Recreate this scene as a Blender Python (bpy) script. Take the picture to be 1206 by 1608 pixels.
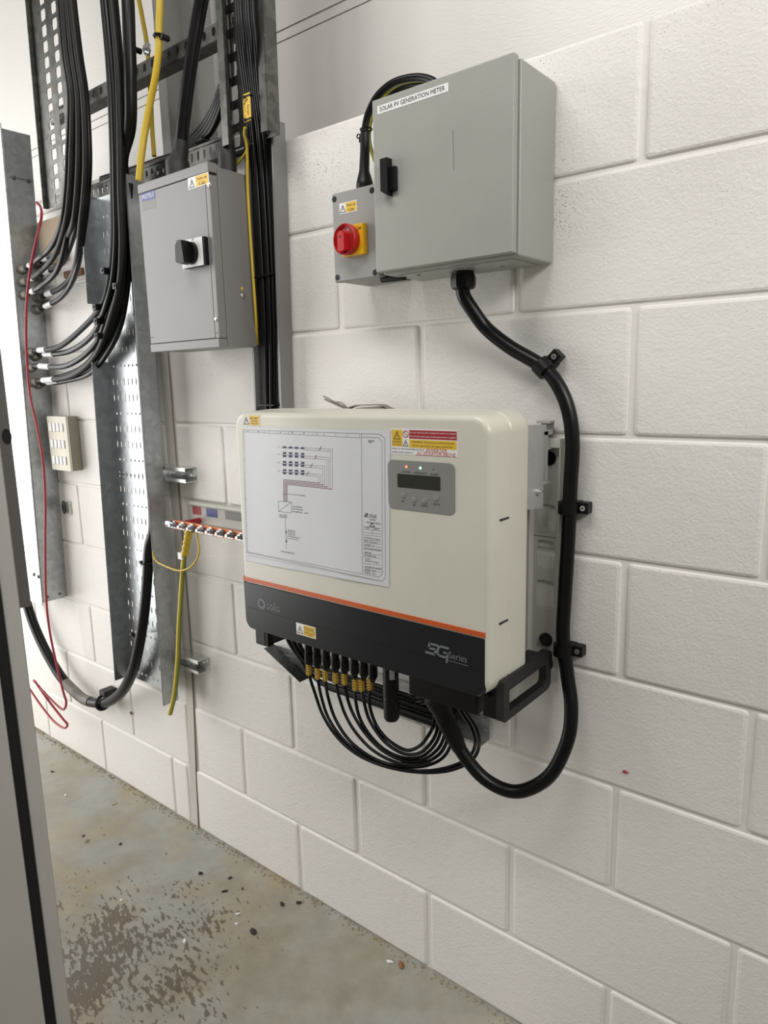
import bpy, bmesh, math, random
from mathutils import Vector, Matrix
random.seed(11)
for _o in list(bpy.data.objects):
    bpy.data.objects.remove(_o)
SC = bpy.context.scene
COL = SC.collection
PI = math.pi

# ------------------------------------------------------------------ camera
F = 1098.81
CAM = Vector((0.6635, -1.2279, 1.4456))
MR = Matrix(((0.77861779, -0.09640281, 0.62004906),
             (0.62705873, 0.15652228, -0.76308461),
             (-0.02348799, 0.98295843, 0.18232126)))
cd = bpy.data.cameras.new('camera')
cam = bpy.data.objects.new('camera', cd)
COL.objects.link(cam)
cd.sensor_fit = 'AUTO'
cd.sensor_width = 36.0
cd.lens = 36.0 * F / 1608.0
cd.clip_start = 0.02
cam.matrix_world = Matrix.Translation(CAM) @ MR.to_4x4()
SC.camera = cam

# ------------------------------------------------------------------ light
SC.view_settings.view_transform = 'Standard'
SC.view_settings.look = 'None'
SC.view_settings.gamma = 1.0
SC.view_settings.exposure = 0.0
SC.view_settings.use_curve_mapping = False
wd = bpy.data.worlds.new('world')
SC.world = wd
wd.use_nodes = True
wd.node_tree.nodes['Background'].inputs[0].default_value = (1.0, 0.985, 0.955, 1)
wd.node_tree.nodes['Background'].inputs[1].default_value = 0.15


def area(name, loc, target, sx, sy, power, col):
    l = bpy.data.lights.new(name, 'AREA')
    l.shape = 'RECTANGLE'
    l.size = sx
    l.size_y = sy
    l.energy = power
    l.color = col
    o = bpy.data.objects.new(name, l)
    COL.objects.link(o)
    o.location = loc
    d = Vector(target) - Vector(loc)
    o.rotation_euler = d.to_track_quat('-Z', 'Y').to_euler()
    return o


area('daylight_opening', (-3.2, -1.35, 1.55), (-1.5, 0.0, 1.75), 2.1, 3.0, 94, (1.0, 0.995, 0.985))
area('high_bay_lamp', (-0.2, -1.3, 3.2), (0.0, -0.3, 1.4), 1.6, 0.5, 28, (1.0, 0.987, 0.97))
area('high_bay_lamp', (2.2, -1.1, 2.7), (0.3, 0.0, 1.9), 1.4, 0.6, 41, (1.0, 0.987, 0.97))


# ------------------------------------------------------------------ helpers
def ray(u, v):
    return MR @ Vector(((u - 603.0) / F, -(v - 804.0) / F, -1.0))


def P(u, v, y):
    """point of the photograph measured at a known distance y from the wall"""
    d = ray(u, v)
    return CAM + d * ((y - CAM.y) / d.y)


def PX(u, v, x):
    d = ray(u, v)
    return CAM + d * ((x - CAM.x) / d.x)


def PZ(u, v, z):
    d = ray(u, v)
    return CAM + d * ((z - CAM.z) / d.z)


class MB:
    def __init__(s):
        s.v = []
        s.f = []

    def add(s, vs, fs):
        n = len(s.v)
        s.v += [Vector(v) for v in vs]
        s.f += [tuple(i + n for i in f) for f in fs]
        return s

    def map(s, fn):
        s.v = [Vector(fn(v)) for v in s.v]
        return s

    def box(s, x0, x1, y0, y1, z0, z1):
        return s.add([(x0, y0, z0), (x1, y0, z0), (x1, y1, z0), (x0, y1, z0),
                      (x0, y0, z1), (x1, y0, z1), (x1, y1, z1), (x0, y1, z1)],
                     [(0, 3, 2, 1), (4, 5, 6, 7), (0, 1, 5, 4), (1, 2, 6, 5), (2, 3, 7, 6), (3, 0, 4, 7)])

    def rbox(s, x0, x1, y0, y1, z0, z1, r=0.003, seg=2):
        bm = bmesh.new()
        bmesh.ops.create_cube(bm, size=1.0)
        for v in bm.verts:
            v.co = Vector(((x0 + x1) / 2 + v.co.x * (x1 - x0), (y0 + y1) / 2 + v.co.y * (y1 - y0), (z0 + z1) / 2 + v.co.z * (z1 - z0)))
        bmesh.ops.bevel(bm, geom=list(bm.edges), offset=r, segments=seg, affect='EDGES', profile=0.5)
        bm.verts.index_update()
        s.add([v.co.copy() for v in bm.verts], [tuple(v.index for v in f.verts) for f in bm.faces])
        bm.free()
        return s

    def quad(s, a, b, c, d):
        return s.add([a, b, c, d], [(0, 1, 2, 3)])

    def loft(s, rings, cap0=True, cap1=True, close=True):
        n = len(rings[0])
        vs = [p for r in rings for p in r]
        fs = []
        for k in range(len(rings) - 1):
            for i in range(n if close else n - 1):
                j = (i + 1) % n
                fs.append((k * n + i, k * n + j, (k + 1) * n + j, (k + 1) * n + i))
        if cap0:
            fs.append(tuple(range(n - 1, -1, -1)))
        if cap1:
            fs.append(tuple((len(rings) - 1) * n + i for i in range(n)))
        return s.add(vs, fs)

    def cyl(s, p0, p1, r0, r1=None, n=14, cap0=True, cap1=True):
        return s.tube([p0, p1], [r0, r0 if r1 is None else r1], n, cap0, cap1)

    def tube(s, pts, r, n=10, cap0=True, cap1=True):
        pts = [Vector(p) for p in pts]
        m = len(pts)
        rs = r if isinstance(r, (list, tuple)) else [r] * m
        t0 = (pts[1] - pts[0]).normalized()
        up = Vector((0, 0, 1)) if abs(t0.z) < 0.9 else Vector((1, 0, 0))
        nv = t0.cross(up).normalized()
        rings = []
        for i in range(m):
            a = pts[max(i - 1, 0)]
            b = pts[min(i + 1, m - 1)]
            t = (b - a)
            if t.length < 1e-9:
                t = t0
            t = t.normalized()
            nv = (nv - t * nv.dot(t))
            nv = nv.normalized()
            bv = t.cross(nv)
            rings.append([pts[i] + (nv * math.cos(2 * PI * k / n) + bv * math.sin(2 * PI * k / n)) * rs[i] for k in range(n)])
        return s.loft(rings, cap0, cap1)

    def prism(s, poly, a, b, axis='y'):
        def q(p, w):
            return (p[0], w, p[1]) if axis == 'y' else ((w, p[0], p[1]) if axis == 'x' else (p[0], p[1], w))
        return s.loft([[q(p, a) for p in poly], [q(p, b) for p in poly]])


def smooth_path(pts, sub=6):
    pts = [Vector(p) for p in pts]
    if len(pts) < 3:
        return pts
    out = []
    for i in range(len(pts) - 1):
        p0 = pts[i - 1] if i > 0 else pts[i] * 2 - pts[i + 1]
        p1, p2 = pts[i], pts[i + 1]
        p3 = pts[i + 2] if i + 2 < len(pts) else pts[i + 1] * 2 - pts[i]
        for k in range(sub):
            t = k / sub
            out.append(0.5 * ((2 * p1) + (p2 - p0) * t + (2 * p0 - 5 * p1 + 4 * p2 - p3) * t * t + (3 * p1 - p0 - 3 * p2 + p3) * t ** 3))
    out.append(pts[-1])
    return out


def rising(pts, z=3.1):
    """carry a cable that leaves the top of the picture on upwards"""
    p = Vector(pts[0])
    return [Vector((p.x, p.y, z)), Vector((p.x, p.y, p.z + (z - p.z) * 0.4))] + [Vector(q) for q in pts]


def rrect(x0, x1, z0, z1, r, n=5):
    """counter clockwise rounded rectangle; r one radius or (bl, br, tr, tl)"""
    rr = r if isinstance(r, (list, tuple)) else (r, r, r, r)
    out = []
    for (cx, cz, a0, q) in ((x0, z0, PI, 0), (x1, z0, 1.5 * PI, 1), (x1, z1, 0, 2), (x0, z1, 0.5 * PI, 3)):
        rad = max(rr[q], 1e-5)
        ccx = cx + (rad if cx == x0 else -rad)
        ccz = cz + (rad if cz == z0 else -rad)
        for k in range(n + 1):
            a = a0 + 0.5 * PI * k / n
            out.append((ccx + rad * math.cos(a), ccz + rad * math.sin(a)))
    return out


def wl(o):
    p = Vector((0, 0, 0))
    while o is not None:
        p += o.location
        o = o.parent
    return p


def tag(o, label=None, cat=None, group=None, kind=None):
    if label:
        o['label'] = label
    if cat:
        o['category'] = cat
    if group:
        o['group'] = group
    if kind:
        o['kind'] = kind
    return o


def thing(name, label, cat, loc=(0, 0, 0), group=None):
    o = bpy.data.objects.new(name, None)
    o.empty_display_size = 0.05
    COL.objects.link(o)
    o.location = loc
    return tag(o, label, cat, group)


def obj(name, mb, mat, parent=None, smooth=35, solid=0, label=None, own=False):
    me = bpy.data.meshes.new(name)
    vs = mb.v
    base = wl(parent)
    off = base.copy()
    if own and vs:
        off = Vector((sum(v.x for v in vs) / len(vs), sum(v.y for v in vs) / len(vs), min(v.z for v in vs)))
    me.from_pydata([tuple(v - off) for v in vs], [], mb.f)
    me.materials.append(mat)
    bm = bmesh.new()
    bm.from_mesh(me)
    bmesh.ops.recalc_face_normals(bm, faces=list(bm.faces))
    bm.to_mesh(me)
    bm.free()
    if smooth:
        me.polygons.foreach_set('use_smooth', [True] * len(me.polygons))
        me.set_sharp_from_angle(angle=math.radians(smooth))
    o = bpy.data.objects.new(name, me)
    COL.objects.link(o)
    o.parent = parent
    o.location = off - base
    if smooth and len(me.polygons) < 3000:
        wn = o.modifiers.new('normals', 'WEIGHTED_NORMAL')
        wn.keep_sharp = True
        wn.weight = 80
    if solid:
        md = o.modifiers.new('thickness', 'SOLIDIFY')
        md.thickness = solid
        md.offset = 0
    if label:
        o['label'] = label
    return o


def inst(src, parent, loc, name=None):
    """copy of a one-mesh part, mesh shared"""
    c = src.copy()
    COL.objects.link(c)
    c.parent = parent
    c.location = Vector(loc) - wl(parent)
    return c


# flat print: text and shapes on the plane x,z facing -y (or any frame)
class Frame:
    def __init__(s, o, ex=(1, 0, 0), ez=(0, 0, 1)):
        s.o = Vector(o)
        s.ex = Vector(ex).normalized()
        s.ez = Vector(ez).normalized()
        s.n = s.ex.cross(s.ez)

    def p(s, a, b, h=0.0):
        return s.o + s.ex * a + s.ez * b + s.n * h


def text_mesh(body):
    cu = bpy.data.curves.new('t', 'FONT')
    cu.body = body
    cu.size = 1.0
    cu.resolution_u = 2
    to = bpy.data.objects.new('t', cu)
    me = bpy.data.meshes.new_from_object(to)
    vs = [v.co.copy() for v in me.vertices]
    fs = [tuple(p.vertices) for p in me.polygons]
    bpy.data.objects.remove(to)
    bpy.data.curves.remove(cu)
    bpy.data.meshes.remove(me)
    return vs, fs


_tc = {}


def put_text(mb, fr, body, a0, b0, w, h, lift=0.0006, shear=0.0):
    """text scaled to width w, height h with its lower left at a0,b0 of the frame"""
    if body not in _tc:
        _tc[body] = text_mesh(body)
    vs, fs = _tc[body]
    if not vs:
        return
    x0 = min(v.x for v in vs)
    x1 = max(v.x for v in vs)
    y0 = min(v.y for v in vs)
    y1 = max(v.y for v in vs)
    mb.add([fr.p(a0 + (v.x - x0) / (x1 - x0) * w + shear * (v.y - y0) / (y1 - y0) * h, b0 + (v.y - y0) / (y1 - y0) * h, lift) for v in vs], fs)


def put_rect(mb, fr, a0, a1, b0, b1, lift=0.0003, t=0.0004):
    ps = [(a0, b0), (a1, b0), (a1, b1), (a0, b1)]
    mb.loft([[fr.p(a, b, lift - t) for a, b in ps], [fr.p(a, b, lift) for a, b in ps]])


def put_poly(mb, fr, ps, lift=0.0003, t=0.0004):
    mb.loft([[fr.p(a, b, lift - t) for a, b in ps], [fr.p(a, b, lift) for a, b in ps]])


def put_line(mb, fr, a, b, w, lift=0.0006):
    a = Vector(a)
    b = Vector(b)
    d = (b - a).normalized()
    n = Vector((-d.y, d.x)) * w / 2
    mb.quad(*[fr.p(q.x, q.y, lift) for q in (a - n, b - n, b + n, a + n)])


def put_triangle_sign(mb, fr, cx, b0, s):
    """outline triangle with a lightning bolt"""
    h = s * 0.9
    o = [(cx - s / 2, b0), (cx + s / 2, b0), (cx, b0 + h)]
    c = (cx, b0 + h * 0.34)
    i = [(c[0] + (p[0] - c[0]) * 0.74, c[1] + (p[1] - c[1]) * 0.74) for p in o]
    for k in range(3):
        j = (k + 1) % 3
        mb.quad(*[fr.p(q[0], q[1], 0.0007) for q in (o[k], o[j], i[j], i[k])])
    z = s * 0.01
    bolt = [(0.05, 0.60), (-0.09, 0.33), (0.0, 0.35), (-0.03, 0.10), (0.10, 0.40), (0.01, 0.38), (0.10, 0.60)]
    ps = [fr.p(cx + a * s, b0 + b * s, 0.0007) for a, b in bolt]
    mb.add(ps, [(0, 1, 2, 5), (2, 3, 4, 5), (0, 5, 6)])


def oct_hole(s, t, hs, ht, shape):
    if shape == 'rect':
        k = 0.86
        return [(-hs * k, -ht * k * 1.08), (0, -ht), (hs * k, -ht * k * 1.08), (hs, 0), (hs * k, ht * k * 1.08), (0, ht), (-hs * k, ht * k * 1.08), (-hs, 0)]
    if shape == 'slot':
        return [(-hs * 0.8, -ht + hs * 0.4), (0, -ht), (hs * 0.8, -ht + hs * 0.4), (hs, 0), (hs * 0.8, ht - hs * 0.4), (0, ht), (-hs * 0.8, ht - hs * 0.4), (-hs, 0)]
    c = 0.7071
    return [(-hs * c, -ht * c), (0, -ht), (hs * c, -ht * c), (hs, 0), (hs * c, ht * c), (0, ht), (-hs * c, ht * c), (-hs, 0)]


def perf(mb, fn, s0, s1, t0, t1, rows):
    """plate in s,t with rows of holes: rows = [(tc, [s centres], hs, ht, shape)], fn maps s,t to space"""
    rows = sorted(rows, key=lambda r: r[0])
    t = t0
    for (tc, ss, hs, ht, shape) in rows:
        a, b = tc - ht * 1.25, tc + ht * 1.25
        if a > t:
            mb.quad(fn(s0, t), fn(s1, t), fn(s1, a), fn(s0, a))
        ss = sorted(ss)
        cur = s0
        for i, sc in enumerate(ss):
            nxt = s1 if i == len(ss) - 1 else (sc + ss[i + 1]) / 2
            o = [(cur, a), (sc, a), (nxt, a), (nxt, tc), (nxt, b), (sc, b), (cur, b), (cur, tc)]
            h = [(sc + p, tc + q) for p, q in oct_hole(sc, tc, hs, ht, shape)]
            vs = [fn(*p) for p in o] + [fn(*p) for p in h]
            mb.add(vs, [(k, (k + 1) % 8, 8 + (k + 1) % 8, 8 + k) for k in range(8)])
            cur = nxt
        t = b
    if t1 > t:
        mb.quad(fn(s0, t), fn(s1, t), fn(s1, t1), fn(s0, t1))


# ------------------------------------------------------------------ materials
def nodes(name):
    m = bpy.data.materials.new(name)
    m.use_nodes = True
    nt = m.node_tree
    return m, nt, nt.nodes['Principled BSDF']


def lin(c):
    return tuple(((x / 255.0) / 12.92 if x <= 10 else (((x / 255.0) + 0.055) / 1.055) ** 2.4) for x in c) + (1,)


def noise(nt, scale, detail=3, rough=0.5, pos=None):
    n = nt.nodes.new('ShaderNodeTexNoise')
    n.inputs['Scale'].default_value = scale
    n.inputs['Detail'].default_value = detail
    n.inputs['Roughness'].default_value = rough
    if pos:
        nt.links.new(pos, n.inputs['Vector'])
    return n


def ramp(nt, src, stops):
    r = nt.nodes.new('ShaderNodeValToRGB')
    el = r.color_ramp.elements
    while len(el) < len(stops):
        el.new(0.5)
    for e, (p, c) in zip(el, stops):
        e.position = p
        e.color = c if len(c) == 4 else tuple(c) + (1,)
    nt.links.new(src, r.inputs[0])
    return r


def math_node(nt, op, a, b=None, clamp=False):
    m = nt.nodes.new('ShaderNodeMath')
    m.operation = op
    m.use_clamp = clamp
    for i, q in enumerate((a, b)):
        if q is None:
            continue
        if isinstance(q, (int, float)):
            m.inputs[i].default_value = q
        else:
            nt.links.new(q, m.inputs[i])
    return m.outputs[0]


def mixc(nt, fac, a, b):
    m = nt.nodes.new('ShaderNodeMix')
    m.data_type = 'RGBA'
    if isinstance(fac, (int, float)):
        m.inputs[0].default_value = fac
    else:
        nt.links.new(fac, m.inputs[0])
    for i, q in ((6, a), (7, b)):
        if isinstance(q, tuple):
            m.inputs[i].default_value = q
        else:
            nt.links.new(q, m.inputs[i])
    return m.outputs[2]


def position(nt):
    g = nt.nodes.new('ShaderNodeNewGeometry')
    return g.outputs['Position']


def mat(name, col, rough=0.5, metal=0.0, bump=0.0, bscale=200, var=0.0, vscale=8, spec=0.5, coat=0.0, emit=None, estr=0.0):
    m, nt, b = nodes(name)
    c = lin(col) if max(col) > 1.001 else tuple(col) + (1,)
    b.inputs['Base Color'].default_value = c
    b.inputs['Roughness'].default_value = rough
    b.inputs['Metallic'].default_value = metal
    b.inputs['Specular IOR Level'].default_value = spec
    b.inputs['Coat Weight'].default_value = coat
    if emit:
        b.inputs['Emission Color'].default_value = lin(emit)
        b.inputs['Emission Strength'].default_value = estr
    pos = position(nt)
    n = noise(nt, vscale, 4, 0.6, pos)
    v = max(var, 0.03)
    dark = tuple(x * (1 - v) for x in c[:3]) + (1,)
    light = tuple(min(1, x * (1 + v)) for x in c[:3]) + (1,)
    r = ramp(nt, n.outputs['Fac'], [(0.3, dark), (0.7, light)])
    nt.links.new(r.outputs[0], b.inputs['Base Color'])
    if bump:
        n2 = noise(nt, bscale, 3, 0.5, pos)
        bp = nt.nodes.new('ShaderNodeBump')
        bp.inputs['Strength'].default_value = bump
        bp.inputs['Distance'].default_value = 0.002
        nt.links.new(n2.outputs['Fac'], bp.inputs['Height'])
        nt.links.new(bp.outputs[0], b.inputs['Normal'])
    return m


def galv(name, col, rough, spread=0.1):
    m, nt, b = nodes(name)
    c = lin(col)
    b.inputs['Metallic'].default_value = 0.85
    pos = position(nt)
    v = nt.nodes.new('ShaderNodeTexVoronoi')
    v.inputs['Scale'].default_value = 55
    nt.links.new(pos, v.inputs['Vector'])
    bw = nt.nodes.new('ShaderNodeRGBToBW')
    nt.links.new(v.outputs['Color'], bw.inputs[0])
    r = ramp(nt, bw.outputs[0], [(0.2, tuple(x * (1 - spread) for x in c[:3])), (0.8, tuple(min(1, x * (1 + spread)) for x in c[:3]))])
    nt.links.new(r.outputs[0], b.inputs['Base Color'])
    n = noise(nt, 9, 4, 0.6, pos)
    mr = nt.nodes.new('ShaderNodeMapRange')
    mr.inputs['From Min'].default_value = 0.3
    mr.inputs['From Max'].default_value = 0.7
    mr.inputs['To Min'].default_value = rough * 0.8
    mr.inputs['To Max'].default_value = rough * 1.25
    nt.links.new(n.outputs['Fac'], mr.inputs['Value'])
    nt.links.new(mr.outputs[0], b.inputs['Roughness'])
    return m


def wall_paint():
    m, nt, b = nodes('painted_block')
    pos = position(nt)
    big = noise(nt, 1.7, 3, 0.5, pos)
    base = ramp(nt, big.outputs['Fac'], [(0.3, lin((228, 223, 216))), (0.7, lin((235, 231, 225)))])
    # pin holes the paint has not filled, denser in the upper courses
    vor = nt.nodes.new('ShaderNodeTexVoronoi')
    vor.inputs['Scale'].default_value = 210
    nt.links.new(pos, vor.inputs['Vector'])
    patch = noise(nt, 5.0, 3, 0.6, pos)
    fine = noise(nt, 60, 2, 0.5, pos)
    sep = nt.nodes.new('ShaderNodeSeparateXYZ')
    nt.links.new(pos, sep.inputs[0])
    hz = nt.nodes.new('ShaderNodeMapRange')
    hz.inputs['From Min'].default_value = 1.2
    hz.inputs['From Max'].default_value = 1.95
    hz.inputs['To Min'].default_value = 0.0
    hz.inputs['To Max'].default_value = 0.17
    nt.links.new(sep.outputs['Z'], hz.inputs['Value'])
    dens = math_node(nt, 'ADD', patch.outputs['Fac'], hz.outputs[0])
    dens = math_node(nt, 'ADD', dens, math_node(nt, 'MULTIPLY', fine.outputs['Fac'], 0.35))
    gate = math_node(nt, 'MULTIPLY', math_node(nt, 'SUBTRACT', dens, 0.71), 2.2, True)
    rad = math_node(nt, 'MULTIPLY', gate, 0.33)
    hole = math_node(nt, 'LESS_THAN', vor.outputs['Distance'], rad)
    col = mixc(nt, math_node(nt, 'MULTIPLY', hole, 0.75), base.outputs[0], lin((96, 90, 82)))
    nt.links.new(col, b.inputs['Base Color'])
    b.inputs['Roughness'].default_value = 0.42
    n1 = noise(nt, 170, 7, 0.70, pos)
    n2 = noise(nt, 45, 2, 0.5, pos)
    h = math_node(nt, 'ADD', n1.outputs['Fac'], math_node(nt, 'MULTIPLY', n2.outputs['Fac'], 0.6))
    h = math_node(nt, 'SUBTRACT', h, math_node(nt, 'MULTIPLY', hole, 0.5))
    bp = nt.nodes.new('ShaderNodeBump')
    bp.inputs['Strength'].default_value = 0.65
    bp.inputs['Distance'].default_value = 0.0028
    nt.links.new(h, bp.inputs['Height'])
    nt.links.new(bp.outputs[0], b.inputs['Normal'])
    return m


def floor_mat():
    m, nt, b = nodes('worn_painted_concrete')
    pos = position(nt)
    n1 = noise(nt, 2.2, 6, 0.6, pos)
    c1 = ramp(nt, n1.outputs['Fac'], [(0.30, lin((120, 114, 97))), (0.45, lin((146, 141, 125))), (0.60, lin((160, 163, 160))), (0.75, lin((134, 127, 108)))])
    n2 = noise(nt, 14, 6, 0.65, pos)
    c2 = ramp(nt, n2.outputs['Fac'], [(0.35, lin((126, 121, 108))), (0.65, lin((160, 157, 147)))])
    c = mixc(nt, 0.4, c1.outputs[0], c2.outputs[0])
    # tan stain
    n3 = noise(nt, 3.1, 4, 0.6, pos)
    st = ramp(nt, n3.outputs['Fac'], [(0.50, (0, 0, 0)), (0.66, (1, 1, 1))])
    c = mixc(nt, math_node(nt, 'MULTIPLY', st.outputs[0], 0.45), c, lin((168, 146, 104)))
    # flaked patches showing dark concrete, in the middle of the walkway
    mp = nt.nodes.new('ShaderNodeMapping')
    mp.vector_type = 'TEXTURE'
    mp.inputs['Scale'].default_value = (2.2, 1.0, 1.0)
    mp.inputs['Rotation'].default_value = (0, 0, -0.25)
    nt.links.new(pos, mp.inputs['Vector'])
    fl = noise(nt, 78, 5, 0.6, mp.outputs[0])
    vd = nt.nodes.new('ShaderNodeVectorMath')
    vd.operation = 'DISTANCE'
    vd.inputs[1].default_value = (-0.88, -0.47, 0)
    nt.links.new(pos, vd.inputs[0])
    fall = nt.nodes.new('ShaderNodeMapRange')
    fall.inputs['From Min'].default_value = 0.08
    fall.inputs['From Max'].default_value = 0.50
    fall.inputs['To Min'].default_value = 0.13
    fall.inputs['To Max'].default_value = -0.16
    nt.links.new(vd.outputs['Value'], fall.inputs['Value'])
    blob = noise(nt, 6, 3, 0.5, pos)
    s = math_node(nt, 'ADD', fl.outputs['Fac'], fall.outputs[0])
    s = math_node(nt, 'ADD', s, math_node(nt, 'MULTIPLY', math_node(nt, 'SUBTRACT', blob.outputs['Fac'], 0.5), 0.55))
    msk = ramp(nt, s, [(0.585, (0, 0, 0)), (0.605, (1, 1, 1))])
    c = mixc(nt, math_node(nt, 'MULTIPLY', msk.outputs[0], 0.8), c, lin((84, 72, 56)))
    nt.links.new(c, b.inputs['Base Color'])
    rr = ramp(nt, n2.outputs['Fac'], [(0.3, (0.30, 0.30, 0.30)), (0.7, (0.55, 0.55, 0.55))])
    nt.links.new(rr.outputs[0], b.inputs['Roughness'])
    bp = nt.nodes.new('ShaderNodeBump')
    bp.inputs['Strength'].default_value = 0.35
    bp.inputs['Distance'].default_value = 0.004
    hh = math_node(nt, 'SUBTRACT', n2.outputs['Fac'], math_node(nt, 'MULTIPLY', msk.outputs[0], 0.3))
    nt.links.new(hh, bp.inputs['Height'])
    nt.links.new(bp.outputs[0], b.inputs['Normal'])
    return m


def cladding_mat():
    m, nt, b = nodes('white_embossed_cladding')
    pos = position(nt)
    mp = nt.nodes.new('ShaderNodeMapping')
    mp.inputs['Scale'].default_value = (22, 22, 90)
    nt.links.new(pos, mp.inputs['Vector'])
    n = noise(nt, 3.0, 2, 0.5, mp.outputs[0])
    b.inputs['Base Color'].default_value = lin((220, 216, 210))
    b.inputs['Roughness'].default_value = 0.38
    bp = nt.nodes.new('ShaderNodeBump')
    bp.inputs['Strength'].default_value = 0.18
    bp.inputs['Distance'].default_value = 0.004
    nt.links.new(n.outputs['Fac'], bp.inputs['Height'])
    nt.links.new(bp.outputs[0], b.inputs['Normal'])
    return m


def striped(name, ca, cb, axis):
    """two-colour lengthwise insulation: one side of the sheath in each colour"""
    m, nt, b = nodes(name)
    g = nt.nodes.new('ShaderNodeNewGeometry')
    d = nt.nodes.new('ShaderNodeVectorMath')
    d.operation = 'DOT_PRODUCT'
    d.inputs[1].default_value = axis
    nt.links.new(g.outputs['True Normal'], d.inputs[0])
    r = ramp(nt, math_node(nt, 'ADD', math_node(nt, 'MULTIPLY', d.outputs['Value'], 0.5), 0.5), [(0.46, lin(ca)), (0.54, lin(cb))])
    nt.links.new(r.outputs[0], b.inputs['Base Color'])
    b.inputs['Roughness'].default_value = 0.4
    return m


M = dict(
    wall=wall_paint(), floor=floor_mat(), clad=cladding_mat(),
    mortar=mat('painted_mortar', (228, 224, 216), 0.5, bump=0.5, bscale=60),
    sealant=mat('joint_sealant', (196, 190, 180), 0.55, bump=0.5, bscale=30, var=0.06),
    bead=mat('dark_sealant_bead', (120, 112, 100), 0.7, var=0.2),
    galv=galv('galvanised_sheet', (172, 176, 178), 0.34),
    galvd=galv('dull_galvanised_tray', (96, 96, 92), 0.42, 0.22),
    zinc=galv('bright_zinc', (214, 214, 210), 0.25),
    zincm=galv('matt_bright_zinc', (190, 190, 188), 0.5),
    column=mat('primer_grey_steel', (150, 148, 143), 0.6, var=0.08),
    cable=mat('black_pvc_sheath', (9, 9, 10), 0.34, var=0.25, vscale=60, spec=0.3),
    cabled=mat('dusty_black_sheath', (27, 26, 25), 0.5, var=0.3, vscale=40, spec=0.3),
    cableg=mat('dusty_grey_sheath', (112, 107, 98), 0.55, var=0.25, vscale=30),
    blk=mat('black_plastic', (7, 7, 8), 0.42, spec=0.3),
    blkd=mat('dusty_black_plastic', (30, 29, 28), 0.55, var=0.35, vscale=25),
    meter=mat('light_grey_powder_coat', (152, 153, 146), 0.36, bump=0.16, bscale=420),
    grey=mat('grey_powder_coat', (126, 124, 121), 0.42, bump=0.06, bscale=400),
    iso=mat('mid_grey_plastic', (142, 140, 136), 0.48),
    inv=mat('warm_white_plastic', (204, 201, 187), 0.32),
    invd=mat('anthracite_gloss_plastic', (24, 26, 29), 0.3, spec=0.35),
    orange=mat('orange_stripe', (192, 84, 30), 0.4),
    panel=mat('grey_keypad_membrane', (127, 127, 123), 0.5),
    lcd=mat('dark_lcd', (43, 46, 38), 0.2),
    white=mat('white_label', (222, 221, 219), 0.4),
    paper=mat('laminated_paper', (204, 205, 207), 0.42),
    ink=mat('black_print', (26, 25, 24), 0.6),
    inkg=mat('grey_print', (96, 94, 92), 0.6),
    navy=mat('blue_print', (36, 44, 78), 0.6),
    wine=mat('dark_red_print', (120, 70, 82), 0.6),
    silver=mat('silver_print', (112, 115, 118), 0.4),
    yel=mat('yellow_label', (215, 176, 52), 0.42),
    yelp=mat('yellow_plastic', (226, 170, 22), 0.35),
    red=mat('red_plastic', (176, 26, 30), 0.32),
    redl=mat('red_label', (158, 32, 38), 0.45),
    redw=mat('red_insulation', (150, 40, 52), 0.4),
    hand=mat('red_marker_pen', (190, 84, 60), 0.5),
    bluel=mat('blue_label', (70, 78, 140), 0.45),
    plate=mat('white_painted_steel', (190, 188, 178), 0.42),
    alu=mat('raw_aluminium', (176, 176, 172), 0.45, metal=0.25, var=0.08, vscale=30),
    copper=mat('copper_bar', (168, 104, 72), 0.42, metal=0.8, var=0.1),
    yg=striped('green_yellow_insulation', (190, 172, 54), (84, 106, 40), (0.6, 0.8, 0.0)),
    ygy=mat('yellow_side_of_earth_cable', (196, 166, 44), 0.4),
    cream=mat('cream_steel', (196, 190, 172), 0.42),
    creamd=mat('olive_grey_steel', (132, 127, 112), 0.5),
    board=mat('dark_grey_steel', (104, 100, 96), 0.5),
    cab=mat('pale_grey_cabinet_paint', (176, 173, 167), 0.45),
    rubber=mat('black_rubber', (10, 10, 11), 0.7),
    brick=mat('bare_tan_block', (168, 152, 130), 0.85, bump=0.4, bscale=50, var=0.1),
    rust=mat('rusty_brown', (122, 84, 52), 0.8, var=0.2, vscale=30),
    grit=mat('tan_grit', (150, 138, 112), 0.9, var=0.35, vscale=120),
    dark=mat('dark_debris', (42, 38, 34), 0.8),
    bluec=mat('blue_mc_marker', (60, 64, 70), 0.5),
    ledr=mat('red_led', (255, 120, 90), 0.3, emit=(255, 110, 80), estr=3.0),
    ledg=mat('green_led', (150, 255, 180), 0.3, emit=(140, 255, 175), estr=3.0),
    foil=mat('grey_cable_offcut', (128, 120, 108), 0.6, var=0.25, vscale=40),
)

# ================================================================== SETTING
ZT = 2.003                       # top of the blockwork
BED = [0.0] + [0.215 + 0.225 * k for k in range(8)] + [ZT]
wall = thing('wall_back', None, None)
del_keys = [k for k in wall.keys()]
wall['kind'] = 'structure'
JB, JP = 0.0028, 0.0055           # half joint: bed, perpend


_bm = {}


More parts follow.
